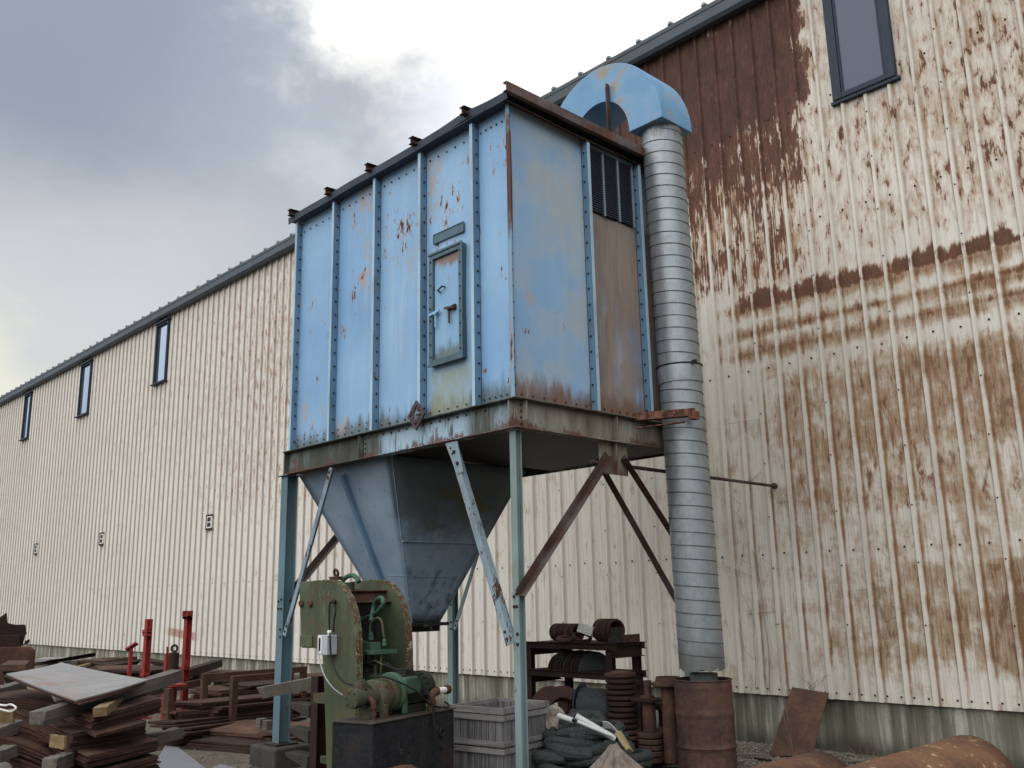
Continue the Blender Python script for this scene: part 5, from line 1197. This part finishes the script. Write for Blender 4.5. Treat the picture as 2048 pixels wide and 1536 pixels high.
def gutter(p, q, r, lab):
    p, q = V3(p), V3(q); g = MB(); x, y, z, L = g.frame(p, q); n = 10
    def fn(u, v): a = math.pi*(.12+1.5*u); return p.lerp(q, v) + (x*math.cos(a) + y*math.sin(a))*r
    g.sheet(fn, n, 2, .004); return single(g, 'plastic_tube', M['pvc'], lab, 'tube', smooth=False)
gutter(Q(1152, 1432, 8.0), Q(1231, 1478, 7.9), .026, 'split white tube lying on the netting heap, nearest of three')
gutter(Q(1155, 1443, 7.95), Q(1226, 1472, 7.85), .015, 'thin white tube just below the split one on the netting')
gutter(Q(1117, 1431, 8.3), Q(1146, 1441, 8.2), .024, 'short white tube at the left of the netting, by the wooden bin')
g = MB(); a0, a1, a2 = Q(1195, 1452, 8.15), Q(1215, 1449, 8.15), Q(1236, 1468, 8.05)
g.sheet(lambda u, v: a0.lerp(a2, u) + V3((0, .05*v, .05*math.sin(math.pi*u)*(1-.3*v) + .02)) + (_u*0 if False else V3((0,0,-.05*v))), 8, 5, .004); single(g, 'white_cloth', M['cloth'], 'crumpled white cloth over the right end of the tubes', 'cloth', smooth=True)
g = MB(); c0, c1_, c2_, c3_ = Q(1229, 1468, 7.9), Q(1238, 1465, 7.95), Q(1262, 1508, 7.8), Q(1252, 1500, 7.75)
g.sheet(lambda u, v: c0.lerp(c1_, u).lerp(c3_.lerp(c2_, u), v) + V3((0,0,.015*mnoise.noise(V3((u*4, v*6, 0))))), 4, 10, .03); single(g, 'fibreboard', M['board'], 'torn yellow fibreboard strip sliding off the netting towards the drum', 'board')
tp = Q(1226, 1488, 7.75)
def canvas(u, v):
    a = (u-.5)*2.3; r = .03 + .62*v*(1+.18*math.sin(u*21)+.1*math.sin(u*47)); f = FWD.copy(); f.z = 0; f.normalize(); rr = RIGHT.copy(); rr.z = 0; rr.normalize()
    return tp + rr*(r*math.sin(a)) - f*(r*.55*math.cos(a)) + V3((0,0,-.52*v**.85 + .02*mnoise.noise(V3((u*6, v*3, 1)))))
g = MB(); g.sheet(canvas, 60, 14, .004); single(g, 'canvas_sheet', M['tarp'], 'dirty beige canvas hung in folds at the front of the netting heap', 'canvas', smooth=True)
g = MB(); w0 = Q(1130, 1530, 7.4); g.sheet(lambda u, v: V3((w0.x-.2+.5*u, w0.y-.2+.35*v, .10+.10*mnoise.noise(V3((u*3, v*3, 4)))+.10*math.sin(math.pi*u)*math.sin(math.pi*v))), 16, 12, .004); single(g, 'white_cloth', M['cloth'], 'white rag on the ground before the netting, beside the bin', 'cloth', smooth=True)
g = MB(); g.lathe([(.02, -.03), (.10, -.05), (.13, 0), (.10, .05), (.02, .03)], Q(1106, 1440, 8.6), (.8, -.5, .1), 24); single(g, 'striped_roll', [weathered('striped_roll', (.42,.38,.32), (.06,.05,.045), 'x')], 'brown and white roll squeezed between the wooden bin and the collar', 'roll')
# leaning plate, stems
pl_ = [onY(1585, 1375, 10.44), onY(1658, 1387, 10.44)]; bl_, br_ = V3((-5.98, 9.75, -.12)), V3((-5.62, 9.95, -.13))
br_ = onZ(1626, 1512, -.12); bl_ = onZ(1540, 1512, -.12)
g = MB(); g.sheet(lambda u, v: pl_[0].lerp(pl_[1], u).lerp(bl_.lerp(br_, u), v) + V3((0, -.02*math.sin(math.pi*v), 0)), 6, 8, .010); single(g, 'steel_plate', M['rust_red'], 'red-brown steel plate leaning on the concrete foot of the wall, right of the drum', 'steel plate')
def stems(name, base, n, h, spread, lab, r=.0025, mat='weed', arch=.25):
    g = MB()
    for k in range(n):
        a = random.uniform(-1, 1); p = V3(base) + V3((random.uniform(-.05, .05), random.uniform(-.03, .03), 0)); pts = []
        for i in range(6):
            t = i/5; pts.append(p + V3((a*spread*t + .02*random.uniform(-1,1)*t, -abs(arch)*.3*t*random.random(), h*(t - .35*abs(a)*t*t)*random.uniform(.85, 1))))
        g.tube(pts, [r*(1-.6*i/5) for i in range(6)], 4, cap=False)
    return single(g, name, M[mat], lab, 'dry weed', V3(base))
stems('dry_weed', onZ(1585, 1512, -.09), 7, .55, .35, 'dry pale stems standing in front of the leaning plate', .004)
stems('dry_weed', V3((-5.95, 10.45, .56)), 9, .28, .30, 'wispy dead twigs stuck on the wall above the leaning plate', .002, 'dark', .0)
g = MB()
random.seed(5)
def vine(x, z0, z1, w_, r=.004):
    pts = []; n = 26
    for i in range(n): t = i/(n-1); pts.append(V3((x + w_*mnoise.noise(V3((t*4, x, 0))) - .1*t, D-.012-.012*abs(math.sin(t*9)), z0+(z1-z0)*t)))
    g.tube(pts, [r*(1-.5*i/(n-1)) for i in range(n)], 5, cap=False); return pts
for x, z0, z1, w_, r in ((-6.55, .5, 3.9, .22, .0035), (-6.75, .5, 2.7, .25, .0025), (-4.97, 1.15, 1.6, .03, .003)):
    P_ = vine(x, z0, z1, w_, r)
    for k in range(5):
        b_ = random.choice(P_[4:]); g.tube([b_, b_+V3((random.uniform(-.25,.25), 0, .12)), b_+V3((random.uniform(-.4,.4), 0, random.uniform(-.1,.4)))], .0018, 4, cap=False)
single(g, 'dead_vine', plain('vine_stem', (.14,.12,.10), .9), 'thin dead vine climbing the wall beside the spiral duct', 'vine', (-6.6, D-.02, .5))
# two big pipes lying towards the wall in the lower right corner
def bigpipe(pt, r, ln, mat, lab, dirx=0):
    end = V3((pt.x, pt.y, r-.02)); st_ = end + V3((dirx, -ln, 0)); g = MB(); n = 44; rows_ = 24; vs = []
    for i in range(rows_+1):
        c_ = end.lerp(st_, i/rows_)
        for j in range(n):
            a = 2*math.pi*j/n; q = r*(1+.006*mnoise.noise(V3((math.cos(a)*2, math.sin(a)*2, i*.3)))); vs.append(c_ + V3((q*math.cos(a), 0, q*math.sin(a))))
    g.smooth = True; g.add(vs, [(i*n+j, i*n+(j+1) % n, (i+1)*n+(j+1) % n, (i+1)*n+j) for i in range(rows_) for j in range(n)])
    o = single(g, 'steel_pipe', M[mat], lab, 'steel pipe', (end.x, end.y, 0)); s_ = o.modifiers.new('wall', 'SOLIDIFY'); s_.thickness = .012; return o
p1 = at(1935, 1470, 6.9); bigpipe(V3((p1.x, p1.y, 0)), .325, 5.4, 'rust_orange', 'big orange-rusty steel pipe in the lower right corner, lying towards the wall')
p2 = at(1640, 1503, 6.5); bigpipe(V3((p2.x, p2.y, 0)), .31, 5.0, 'rust_red', 'red-brown steel pipe left of the orange one in the lower right corner')
# ------------------------------------------------------------------ stack of sheared plates at the left front
random.seed(11)
def bil(c, u, v): n, l, f, r = c; return n.lerp(r, u).lerp(l.lerp(f, u), v)      # corners: near, left, far, right
def packet(corners, n, t, lab, grp, mat, droop=0, sag=0, jit=.015, top=None, ds=(0,0)):
    """n plates under one another; corners are those of the top one"""
    for k in range(n):
        j = [V3((random.uniform(-jit, jit), random.uniform(-jit, jit), -k*t)) + V3((ds[0]*k, ds[1]*k, 0)) for _ in range(4)]
        if k == 0: j = [V3((0,0,0))]*4
        cs = [c+d for c, d in zip(corners, j)]; j0 = j[0]
        def fn(u, v):
            p = bil(cs, u, v); return p + V3((0, 0, -droop*max(0, v-.35)**2*2.2 + sag*math.sin(math.pi*u)*.5 + sag*(v*(1-v))*2))
        g = MB(); g.sheet(fn, 8, 10, t*.82, (0,0,1))
        l = top if (k == 0 and top) else lab
        single(g, 'steel_plate', M[mat] if k else M[mat if not top else 'mill' if 'bare grey' in top else mat], l, 'steel plate', None, grp)
Nn, Ll, Ff, Rr = at(152,1400,5.6), at(13,1347,6.35), at(124,1325,7.2), at(296,1359,6.3)
def shifted(dn, dz, s=1.0, rot=0):
    c = (Nn+Ll+Ff+Rr)/4; out = []
    for p in (Nn, Ll, Ff, Rr):
        q = (p-c)*s; q = V3((q.x*math.cos(rot)-q.y*math.sin(rot), q.x*math.sin(rot)+q.y*math.cos(rot), q.z)); out.append(c+q+V3((dn[0], dn[1], dz)))
    return out
G1 = 'plates of the left front stack'
packet([Nn, Ll, Ff, Rr], 3, .0105, 'rusty steel plate directly under the bare grey top plate of the left stack', 'top plates of the left stack', 'plate_edge', 0, -.012, .02, top='bare grey top plate of the left stack, warped and rust edged')
vr = (Rr-Nn); vl = (Ll-Nn)
def lvl(z_near, dr, dl, sr=1, sl=1):
    """corners of a packet: near corner slid along the two edge directions"""
    n = Nn + vr*dr + vl*dl; n.z = z_near; r = n + V3((vr.x*sr, vr.y*sr, vr.z*.5)); l = n + V3((vl.x*sl, vl.y*sl, vl.z*.4)); f = r + V3((vl.x*sl, vl.y*sl, vl.z*.4)); return [n, l, f, r]
z0 = Nn.z
def pk(N_, R_, L_): n, r, l = at(*N_), at(*R_), at(*L_); return [n, l, r+l-n, r]
packet(pk((187,1434,5.65), (322,1396,6.35), (96,1404,6.3)), 8, .0118, 'rusty plate in the second packet of the left stack, under the timbers', 'second packet of the left stack', 'plate_edge', .01, 0, .012)
packet(pk((192,1469,5.52), (292,1444,6.0), (118,1428,6.2)), 2, .011, 'dull rusty plate poking out alone below the second packet of the left stack', 'odd plates in the left stack', 'rust', .0, 0, .01)
packet(pk((145,1467,5.55), (293,1442,6.3), (22,1414,6.3)), 10, .0118, 'rusty plate in the third packet of the left stack', 'third packet of the left stack', 'plate_edge', .02, -.005, .010)
packet(pk((177,1511,5.42), (318,1479,6.2), (42,1452,6.3)), 6, .0125, 'rusty plate in the fourth packet of the left stack', 'fourth packet of the left stack', 'plate_edge', .02, -.005, .016)
packet(pk((188,1548,5.36), (316,1511,6.15), (22,1498,6.2)), 10, .012, 'rusty plate in the fifth packet of the left stack, under the fourth', 'fifth packet of the left stack', 'plate_edge', .03, -.005, .02)
low = pk((188,1600,5.36), (316,1555,6.15), (22,1540,6.2)); nl = int(min(p.z for p in low)/.03)
packet(low, nl, .03, 'thick rusty plate in the lowest packet of the left stack', 'lowest packet of the left stack', 'rust_dark', 0, 0, .02)
# a second, curled bundle peeping out on the left
cl = [at(110,1408,6.3), at(-60,1400,6.3), at(-70,1380,7.2), at(90,1385,7.3)]
packet(cl, 6, .016, 'curled rusty plate at the left edge, beneath the long grey timber', 'curled plates at the left edge', 'plate_edge', 0, .055, .012)
cl = [at(95,1468,5.9), at(-60,1440,6.0), at(-70,1420,7.0), at(120,1440,7.0)]
packet(cl, 7, .015, 'rusty plate curling up at the left edge below the torn tape', 'lower curled plates at the left edge', 'plate_edge', 0, .06, .012)
cl = [at(110,1515,5.7), at(-60,1470,5.8), at(-70,1450,6.9), at(120,1470,6.9)]
packet(cl, 9, .015, 'rusty plate curling up in the bottom left corner', 'bottom curled plates at the left edge', 'plate_edge', 0, .07, .012)
def timber(p, q, w, h, lab, mat='timber', nm='timber'):
    p, q = V3(p), V3(q); c = (p+q)/2; d = (q-p); L = d.length; g = MB(); n = 10; vs = []
    for i in range(n+1):
        x = -L/2 + L*i/n
        for a, b in ((-1,-1),(1,-1),(1,1),(-1,1)):
            vs.append(V3((x + (random.uniform(-.02, .02) if i in (0, n) else 0), a*w/2+random.uniform(-.004,.004), b*h/2+random.uniform(-.004,.004))))
    g.add(vs, [(i*4+k, i*4+(k+1) % 4, i*4+4+(k+1) % 4, i*4+4+k) for i in range(n) for k in range(4)] + [(3,2,1,0), tuple(n*4+k for k in range(4))])
    o = g.build(nm, M[mat], None, bevel=.004); o.location = c; o.rotation_mode = 'QUATERNION'; o.rotation_quaternion = d.to_track_quat('X', 'Z')
    return tag(o, lab, nm.replace('_', ' '))
timber(at(72,1437,5.55), at(352,1352,6.9), .10, .085, 'long split grey timber running right through the left stack under its top plates')
timber(at(-30,1392,6.4), at(44,1372,6.9), .09, .07, 'grey timber end at the far left, under the top plates')
timber(at(200,1424,5.62), at(250,1390,6.6), .075, .06, 'short yellow timber block between the top plates and the second packet', 'newwood')
timber(at(296,1480,6.5), at(358,1466,6.9), .09, .075, 'pale grey timber sticking out right of the left stack, low down')
timber(at(98,1531,5.25), at(150,1514,5.7), .085, .08, 'grey timber end poking out under the fourth packet at the bottom edge')
timber(at(-40,1478,5.7), at(38,1450,6.0), .09, .08, 'grey timber end at the left edge, below the torn tape')
timber(at(-30,1520,5.5), at(22,1500,5.7), .10, .07, 'grey timber end in the bottom left corner')
g = MB(); c = at(115,1494,5.45); g.sheet(lambda u, v: c + RIGHT*(.10*(u-.5)) + V3((0,0,.07*v)) + V3((0,0,.02*mnoise.noise(V3((u*9,v*9,2))))) - FWD*.03*u, 6, 5, .02); single(g, 'wood_chunk', M['newwood'], 'broken yellow wood chunk caught between plates low in the left stack', 'wood')
g = MB(); c = at(4,1442,5.9); g.sheet(lambda u, v: c + RIGHT*(.14*(u-.5)) + UP*(.14*(v-.5)) + FWD*(.03*mnoise.noise(V3((u*5,v*5,2)))), 6, 5, .02); single(g, 'wood_chunk', M['newwood'], 'yellow wood offcut at the left edge of the picture', 'wood')
g = MB(); g.tube(smoothpath([at(-8,1408,5.85), at(10,1411,5.75), at(22,1409,5.75), at(32,1416,5.7), at(20,1423,5.7), at(-4,1417,5.7)]), .006, 6); single(g, 'torn_tape', M['cloth'], 'torn white tape trailing from the curled plates at the left', 'tape')
# grey sheet lying on the ground right of the stack
g = MB(); P_ = [onZ(x, y, .03) for x, y in ((300,1545), (330,1491), (356,1494), (430,1550))]; g.slab(P_, (0,0,1), .012); single(g, 'steel_sheet', M['sheetgrey'], 'smooth grey sheet lying on the ground right of the left stack', 'sheet')
g = MB(); P_ = [onZ(x, y, .02) for x, y in ((395,1550), (440,1528), (475,1536), (440,1560))]; g.slab(P_, (0,0,1), .01); single(g, 'steel_sheet', M['sheetgrey'], 'small grey sheet corner on the ground at the bottom edge, left of the pier', 'sheet')

# ------------------------------------------------------------------ red posts and lifting gear
def post(px, ytop, d, w, lab, tabs):
    t = at(px, ytop, d); t0 = V3((t.x, t.y, 0)); o = thing('red_post', t0, lab, 'steel post'); g = MB(); g.ibeam(t0, t, w, w*.9, .012, (0,1,0)); g.build('column', M['redpaint'], o, bevel=.003)
    for z, s_, a in tabs:
        g = MB(); g.bx((t.x-w*.75, t.y-w*.6, t.z+z), (t.x+w*.75, t.y+w*.3, t.z+z+.04)); g.bx((t.x+s_*w*.75-.012, t.y-w*.6, t.z+z+.0405), (t.x+s_*w*.75+.012, t.y+w*.3, t.z+z+a)); g.build('bracket', M['redpaint'], o, bevel=.003)
    g = MB().bx((t.x-w, t.y-w, 0), (t.x+w, t.y+w, .02)); g.build('base_plate', M['redpaint'], o); return o
post(377, 1231, 14, .10, 'taller red steel post with a forked head, right of the two', [(-.05, 1, .12), (-.05, -1, .12), (-.78, 1, .14)])
post(298, 1238, 14.5, .10, 'shorter red steel post with side tabs, left of the two', [(-.20, 1, .08), (-.26, -1, .10), (-.85, -1, .06)])
t = at(262, 1296, 15); o = thing('red_stand', (t.x, t.y, 0), 'thin red stand with a tilted head plate, left of the two posts', 'stand'); g = MB(); g.beam((t.x, t.y, 0), t, .05, .05); g.build('column', M['redpaint'], o)
g = MB(); g.beam(t + RIGHT*-.07 + V3((0,0,-.03)), t + RIGHT*.09 + V3((0,0,.075)), .10, .03, (-.4, 0, .9)); g.build('head_plate', M['redpaint'], o, bevel=.003)
t = at(346, 1306, 13.6); o = thing('lifting_lug', (t.x, t.y, 0), 'dark red cylinder with a lifting eye standing between the red posts', 'lifting lug'); g = MB(); g.lathe([(0,0),(.075,0),(.075,t.z),(.05,t.z+.01),(0,t.z+.01)], (t.x+.03, t.y, 0), (0,0,1), 24); g.build('cylinder', M['rust_dark'], o); g = MB(); g.bx((t.x-.09, t.y-.09, 0), (t.x-.02, t.y-.04, t.z-.01)); g.bx((t.x-.08, t.y-.07, t.z-.009), (t.x-.04, t.y-.05, t.z+.09)); g.build('clamp', M['redpaint'], o); g = MB(); g.ring((t.x+.04, t.y, t.z+.065), (.6,-.8,0), .045, .018, 20, 8); g.build('eye', M['dark'], o)
t = at(352, 1368, 12.2); o = thing('red_trestle', (t.x, t.y, 0), 'low red trestle with a brown upright, in front of the taller post', 'trestle'); g = MB(); g.box((t.x-.06, t.y, t.z-.015), (.34, .22, .03)); g.box((t.x-.15, t.y+.0, t.z/2-.02), (.08, .10, t.z-.04)); g.box((t.x-.15, t.y, .16), (.34, .2, .05)); g.build('red_bracket', M['redpaint'], o, bevel=.003); g = MB(); g.box((t.x+.08, t.y-.13, t.z/2-.03), (.16, .06, t.z-.02)); g.build('upright', M['rust'], o, bevel=.003)

# ------------------------------------------------------------------ stock racks and what lies in them
def ustand(x, y0, y1, h, lab, w=.085):
    o = thing('stock_rack', (x, (y0+y1)/2, 0), lab, 'rack'); g = MB(); g.bx((x-w/2, y0, h-w), (x+w/2, y1, h)); g.build('top_rail', M['rust'], o, bevel=.006)
    for y in (y0, y1-w): g = MB(); g.bx((x-w/2, y, 0), (x+w/2, y+w, h-w-.001)); g.build('post', M['rust'], o, bevel=.006)
    return o
a0, a1 = onX(404,1348,-13.16), onX(612,1336,-13.16); ustand(-13.16, a0.y, a1.y, a0.z, 'brown square-tube stock rack, the farther of the two behind the blue leg')
b0, b1 = onX(463,1352,-12.1), onX(585,1338,-12.1); ustand(-12.1, b0.y, b1.y, b0.z, 'brown square-tube stock rack, the nearer of the two behind the blue leg')
def bars(px0, py0, px1, py1, d0, d1, n, w, h, lab, grp, mat, dz=0, spread=0):
    p, q = at(px0, py0, d0), at(px1, py1, d1)
    for k in range(n):
        off = V3((random.uniform(-.05, .05), random.uniform(-.05, .05)*2, -k*h*1.06)) + V3((spread*k, 0, 0)); g = MB(); g.beam(p+off+V3((0,random.uniform(-.12,.12),0)), q+off, w, h)
        single(g, 'flat_bar', M[mat], lab, 'flat bar', None, grp, bevel=.003)
bars(385,1407, 640,1382, 12.4, 15.2, 7, .55, .036, 'long rusty flat bar in the packet behind the nearer stock rack', 'flat bars behind the nearer rack', 'rust')
bars(352,1424, 470,1414, 12.0, 13.0, 3, .30, .03, 'short rusty bar end left of the bar packet', 'bar ends left of the packet', 'rust_brown')
bars(330,1446, 560,1420, 11.5, 14.0, 4, .40, .028, 'dark flat bar splayed on the ground below the packet', 'splayed bars below the packet', 'rust_dark', spread=.12)
bars(318,1500, 520,1440, 11.2, 13.0, 2, .30, .03, 'dark flat bar lying lowest, pointing at the left stack', 'lowest splayed bars', 'rust_dark', spread=.2)
bars(290,1386, 420,1362, 12.8, 14.0, 1, .06, .10, 'brown square tube leaning from the left stack to the farther rack', 'leaning tubes', 'rust')
bars(385,1347, 447,1326, 15.5, 17.5, 1, .16, .13, 'dark brown channel beam near the wall, behind the taller red post', 'channel beams', 'rust_dark')
def bearer(c, zt, lab, grp=None):
    if zt < .06: return
    for k in (-.28, .28):
        g = MB().box((0,0,0), (.12, .55, zt)); o = single(g, 'timber_bearer', M['timber'], lab, 'timber', (0,0,0), grp or lab, bevel=.006); o.location = (c.x+k, c.y, zt/2)
def pile(px, py, d, n, sx, sy, t, lab, grp, mat='rust', rz=.0, jit=.05):
    c = at(px, py, d); bearer(c, c.z - t*n + t*.2, 'timber bearer under the ' + grp, 'bearers under the ' + grp)
    for k in range(n):
        g = MB(); w_ = sx*random.uniform(.9, 1.05); l_ = sy*random.uniform(.9, 1.05); g.sheet(lambda u, v: V3(((u-.5)*w_, (v-.5)*l_, .012*mnoise.noise(V3((u*2+k, v*2, k))))), 6, 6, t*.8, (0,0,1))
        o = single(g, 'steel_plate', M[mat], lab, 'steel plate', (0,0,0), grp); o.location = c + V3((random.uniform(-jit, jit), random.uniform(-jit, jit), -t*k)); o.rotation_euler = (0,0,rz+random.uniform(-.06,.06))
pile(480,1372, 15.2, 9, .9, 1.3, .030, 'rusty plate in the neat pile seen through the two stock racks', 'plates seen through the racks', 'rust', .1)
pile(545,1362, 15.6, 10, .8, 1.6, .034, 'rusty plate in the pile right behind the blue leg', 'plates behind the blue leg', 'rust_dark', .1)
pile(620,1352, 16.5, 7, .9, 1.6, .05, 'rusty plate in the far pile between leg and press', 'far plates between leg and press', 'rust', .1)
pile(515,1452, 11.9, 3, 1.3, 1.0, .025, 'red-brown sheet on the low pile left of the pier', 'sheets on the low pile left of the pier', 'rust_red', .35)
pile(500,1476, 11.3, 6, 1.2, .9, .030, 'dark sheet in the low pile left of the pier', 'dark sheets left of the pier', 'rust_dark', .3)
for k, (x, y, d) in enumerate(((523,1446,11.35), (536,1450,11.2))): g = MB().box((0,0,0), (.10, .10, .11)); o = single(g, 'timber', M['timber'], ['grey timber block on the red-brown sheet, left of the pair', 'grey timber block on the red-brown sheet, touching the blue leg'][k], 'timber', (0,0,0), bevel=.006); o.location = at(x, y, d)
timber(at(412,1474,11.6), at(440,1468,12.2), .11, .06, 'yellowish timber under the low dark pile left of the pier', 'newwood')
timber(at(462,1500,11.0), at(480,1503,11.0), .10, .05, 'grey timber stub beneath the low dark pile', 'timber')
# far scrap along the wall
fc = at(10, 1330, 21); fc.z = 0
sbn = thing('scrap_bin', fc, 'big brown scrap bin with jagged plates standing in it, far left by the wall', 'scrap bin')
def P_at(px, py, d=21): return at(px, py, d)
g = MB(); pl = [V3((P_at(-60,1338).x, P_at(-60,1338).y, 0)), V3((P_at(69,1318).x, P_at(69,1318).y, 0)), P_at(69,1301), P_at(58,1294), P_at(-60,1296)]; g.slab(pl, -FWD, .06); g.build('bin_side', M['rust'], sbn, bevel=.01)
for poly_, n_ in (([(-60,1262),(-60,1296),(44,1291),(49,1270),(52,1269),(49,1250),(30,1250),(30,1254),(29,1250),(18,1248),(13,1246),(12,1226),(-5,1238)], 'a'), ([(40,1291),(57,1287),(58,1279),(50,1282),(48,1288)], 'b'), ([(-60,1275),(38,1270),(40,1294),(-60,1296)], 'c')):
    g = MB(); off = {'a': .25, 'b': .12, 'c': .05}[n_]; g.slab([P_at(x, y, 21+off) for x, y in poly_], -FWD, .04); single(g, 'scrap_plate', M['rust_dark'], {'a': 'tall jagged dark plate standing in the far left scrap bin', 'b': 'small pointed plate at the right end of the scrap bin', 'c': 'dark plate along the front of the scrap bin'}[n_], 'scrap plate')
def flat(pts, d, t, lab, mat='rust'):
    g = MB(); P = [at(x, y, dd) for (x, y), dd in zip(pts, d)]; n = (P[1]-P[0]).cross(P[2]-P[0]).normalized(); n = n if n.z > 0 else -n; g.slab(P, n, t); single(g, 'scrap_plate', M[mat], lab, 'scrap plate')
    c = sum(P, V3())/len(P); zt = c.z - t - .02
    if zt > .06 and mat != 'dark': g = MB().box((0,0,0), (.35, .22, zt)); o = single(g, 'timber_block', M['timber'], 'timber block under the ' + lab.split(',')[0], 'timber', (0,0,0), bevel=.008); o.location = (c.x, c.y, zt/2)
flat([(0,1330),(18,1321),(60,1320),(52,1329)], (15.5,17,17,15.5), .10, 'grey-brown slab lying on blocks, left of the bare grey plate')
flat([(4,1332),(50,1331),(50,1339),(4,1339)], (15.6,15.6,15.5,15.5), .3, 'dark block under the grey-brown slab at the left', 'dark')
flat([(70,1318),(90,1314),(150,1315),(95,1319)], (18,20,20,18), .05, 'thin plate lying farthest left before the concrete', 'mill')
flat([(62,1328),(185,1309),(190,1305),(160,1311),(75,1325)], (16,17.5,17.5,17.5,16), .05, 'long dark plate pointing up to the right, behind the bare grey plate', 'rust_dark')
flat([(120,1324),(205,1315),(270,1314),(205,1322)], (17,19,19,17), .12, 'brown plate behind the tip of the bare grey plate')
flat([(206,1316),(268,1313),(275,1313),(210,1318)], (18,19,19,18), .10, 'long brown plate on top of the far heap, left of the thin red stand')
flat([(180,1325),(280,1318),(283,1321),(215,1332)], (16.5,18,18,16.5), .14, 'dark plate in the middle of the far heap', 'rust_dark')
flat([(190,1331),(300,1329),(320,1336),(200,1340)], (15.8,16.4,16,15.4), .16, 'broad brown plate lowest in the far heap', 'rust_brown')
flat([(300,1316),(335,1322),(335,1326),(300,1322)], (18,18,17.6,17.6), .05, 'dark plate right of the shorter red post', 'rust_dark')
flat([(385,1352),(430,1338),(500,1342),(470,1352)], (16,18,18,16), .10, 'brown plate lying on the ground near the wall, behind the racks')
pile(240,1336, 16, 6, 2.2, .9, .05, 'dark brown plate in the far heap by the concrete', 'plates in the far heap', 'rust_dark', .5, .15)
timber(at(150,1337,15.2), at(178,1329,16.5), .07, .05, 'light timber batten in the far heap', 'newwood')
g = MB(); c = at(815,1534,6.4); P_ = [at(750,1545,6.6), at(800,1530,7.0), at(822,1529,7.0), at(842,1540,6.7)]; g.slab(P_, (0,0,1), .015); single(g, 'steel_plate', M['rust_red'], 'corner of a red-brown plate at the bottom edge before the oily tank', 'steel plate')
# loose stones and chips: nobody could count them
g = MB(); random.seed(9)
for k in range(9000):
    if random.random() < .6: x, y = random.uniform(-8, -3.3), 10.52 - 3.6*random.random()**1.8
    else: x, y = random.uniform(-17, -8.6), random.uniform(4.3, 10.4)
    r = random.choice((.008, .010, .014, .02)) * random.uniform(.6, 1.5); c = V3((x, y, gz(x, y)+r*.25)); a = random.random()*6
    e = [V3((math.cos(a+q)*r*random.uniform(.7,1.4), math.sin(a+q)*r*random.uniform(.7,1.4), 0)) for q in (0, 1.6, 3.1, 4.7)]
    g.add([c+p for p in e] + [c+V3((random.uniform(-.3,.3)*r, 0, r*.8))], [(0,1,4),(1,2,4),(2,3,4),(3,0,4)])
o = g.build('gravel', plain('loose_gravel', (.15,.135,.115), .95, 0, .6, 9), None); o['kind'] = 'stuff'

# litter and weeds where the wall meets the ground
random.seed(31)
for i, (x, h) in enumerate(((-5.35, .16), (-5.05, .10), (-4.55, .13), (-6.25, .20))):
    g = MB(); base = V3((x, 10.40, gz(x, 10.40)))
    for k in range(16):
        a = random.uniform(-1, 1); p = base + V3((random.uniform(-.12, .12), random.uniform(-.10, .06), 0)); g.tube([p + V3((a*.12*t, -.05*t*random.random(), h*(t-.35*abs(a)*t*t))) for t in (0, .3, .6, 1)], [.0028, .0024, .0018, .0008], 4, cap=False)
    single(g, 'weed_tuft', M['weed'], ['dry weed tuft at the wall foot, just right of the leaning plate', 'low dry weed tuft at the wall foot, second right of the leaning plate', 'dry weed tuft at the wall foot behind the orange pipe', 'dry weed tuft at the wall foot between drum and leaning plate'][i], 'weed', base)
for i, (x, y, l, a, mt) in enumerate(((-5.2, 10.1, .5, .2, 'timber'), (-4.8, 9.9, .35, 1.0, 'rust'), (-6.3, 9.4, .6, .5, 'timber'), (-5.9, 9.2, .3, -.4, 'rust_dark'), (-6.6, 8.3, .45, .1, 'rust'))):
    d_ = V3((math.cos(a), math.sin(a), 0))*l/2; c_ = V3((x, y, gz(x, y)+.015)); g = MB(); g.beam(c_-d_, c_+d_+V3((0,0,.02)), .05, .018)
    single(g, 'scrap_strip', M[mt], ['grey lath on the ground near the wall foot, right of the leaning plate', 'short rusty strip on the ground behind the orange pipe', 'grey lath on the ground between drum and leaning plate', 'short dark strip on the ground right of the drum', 'rusty strip on the ground close to the drum'][i], 'strip')
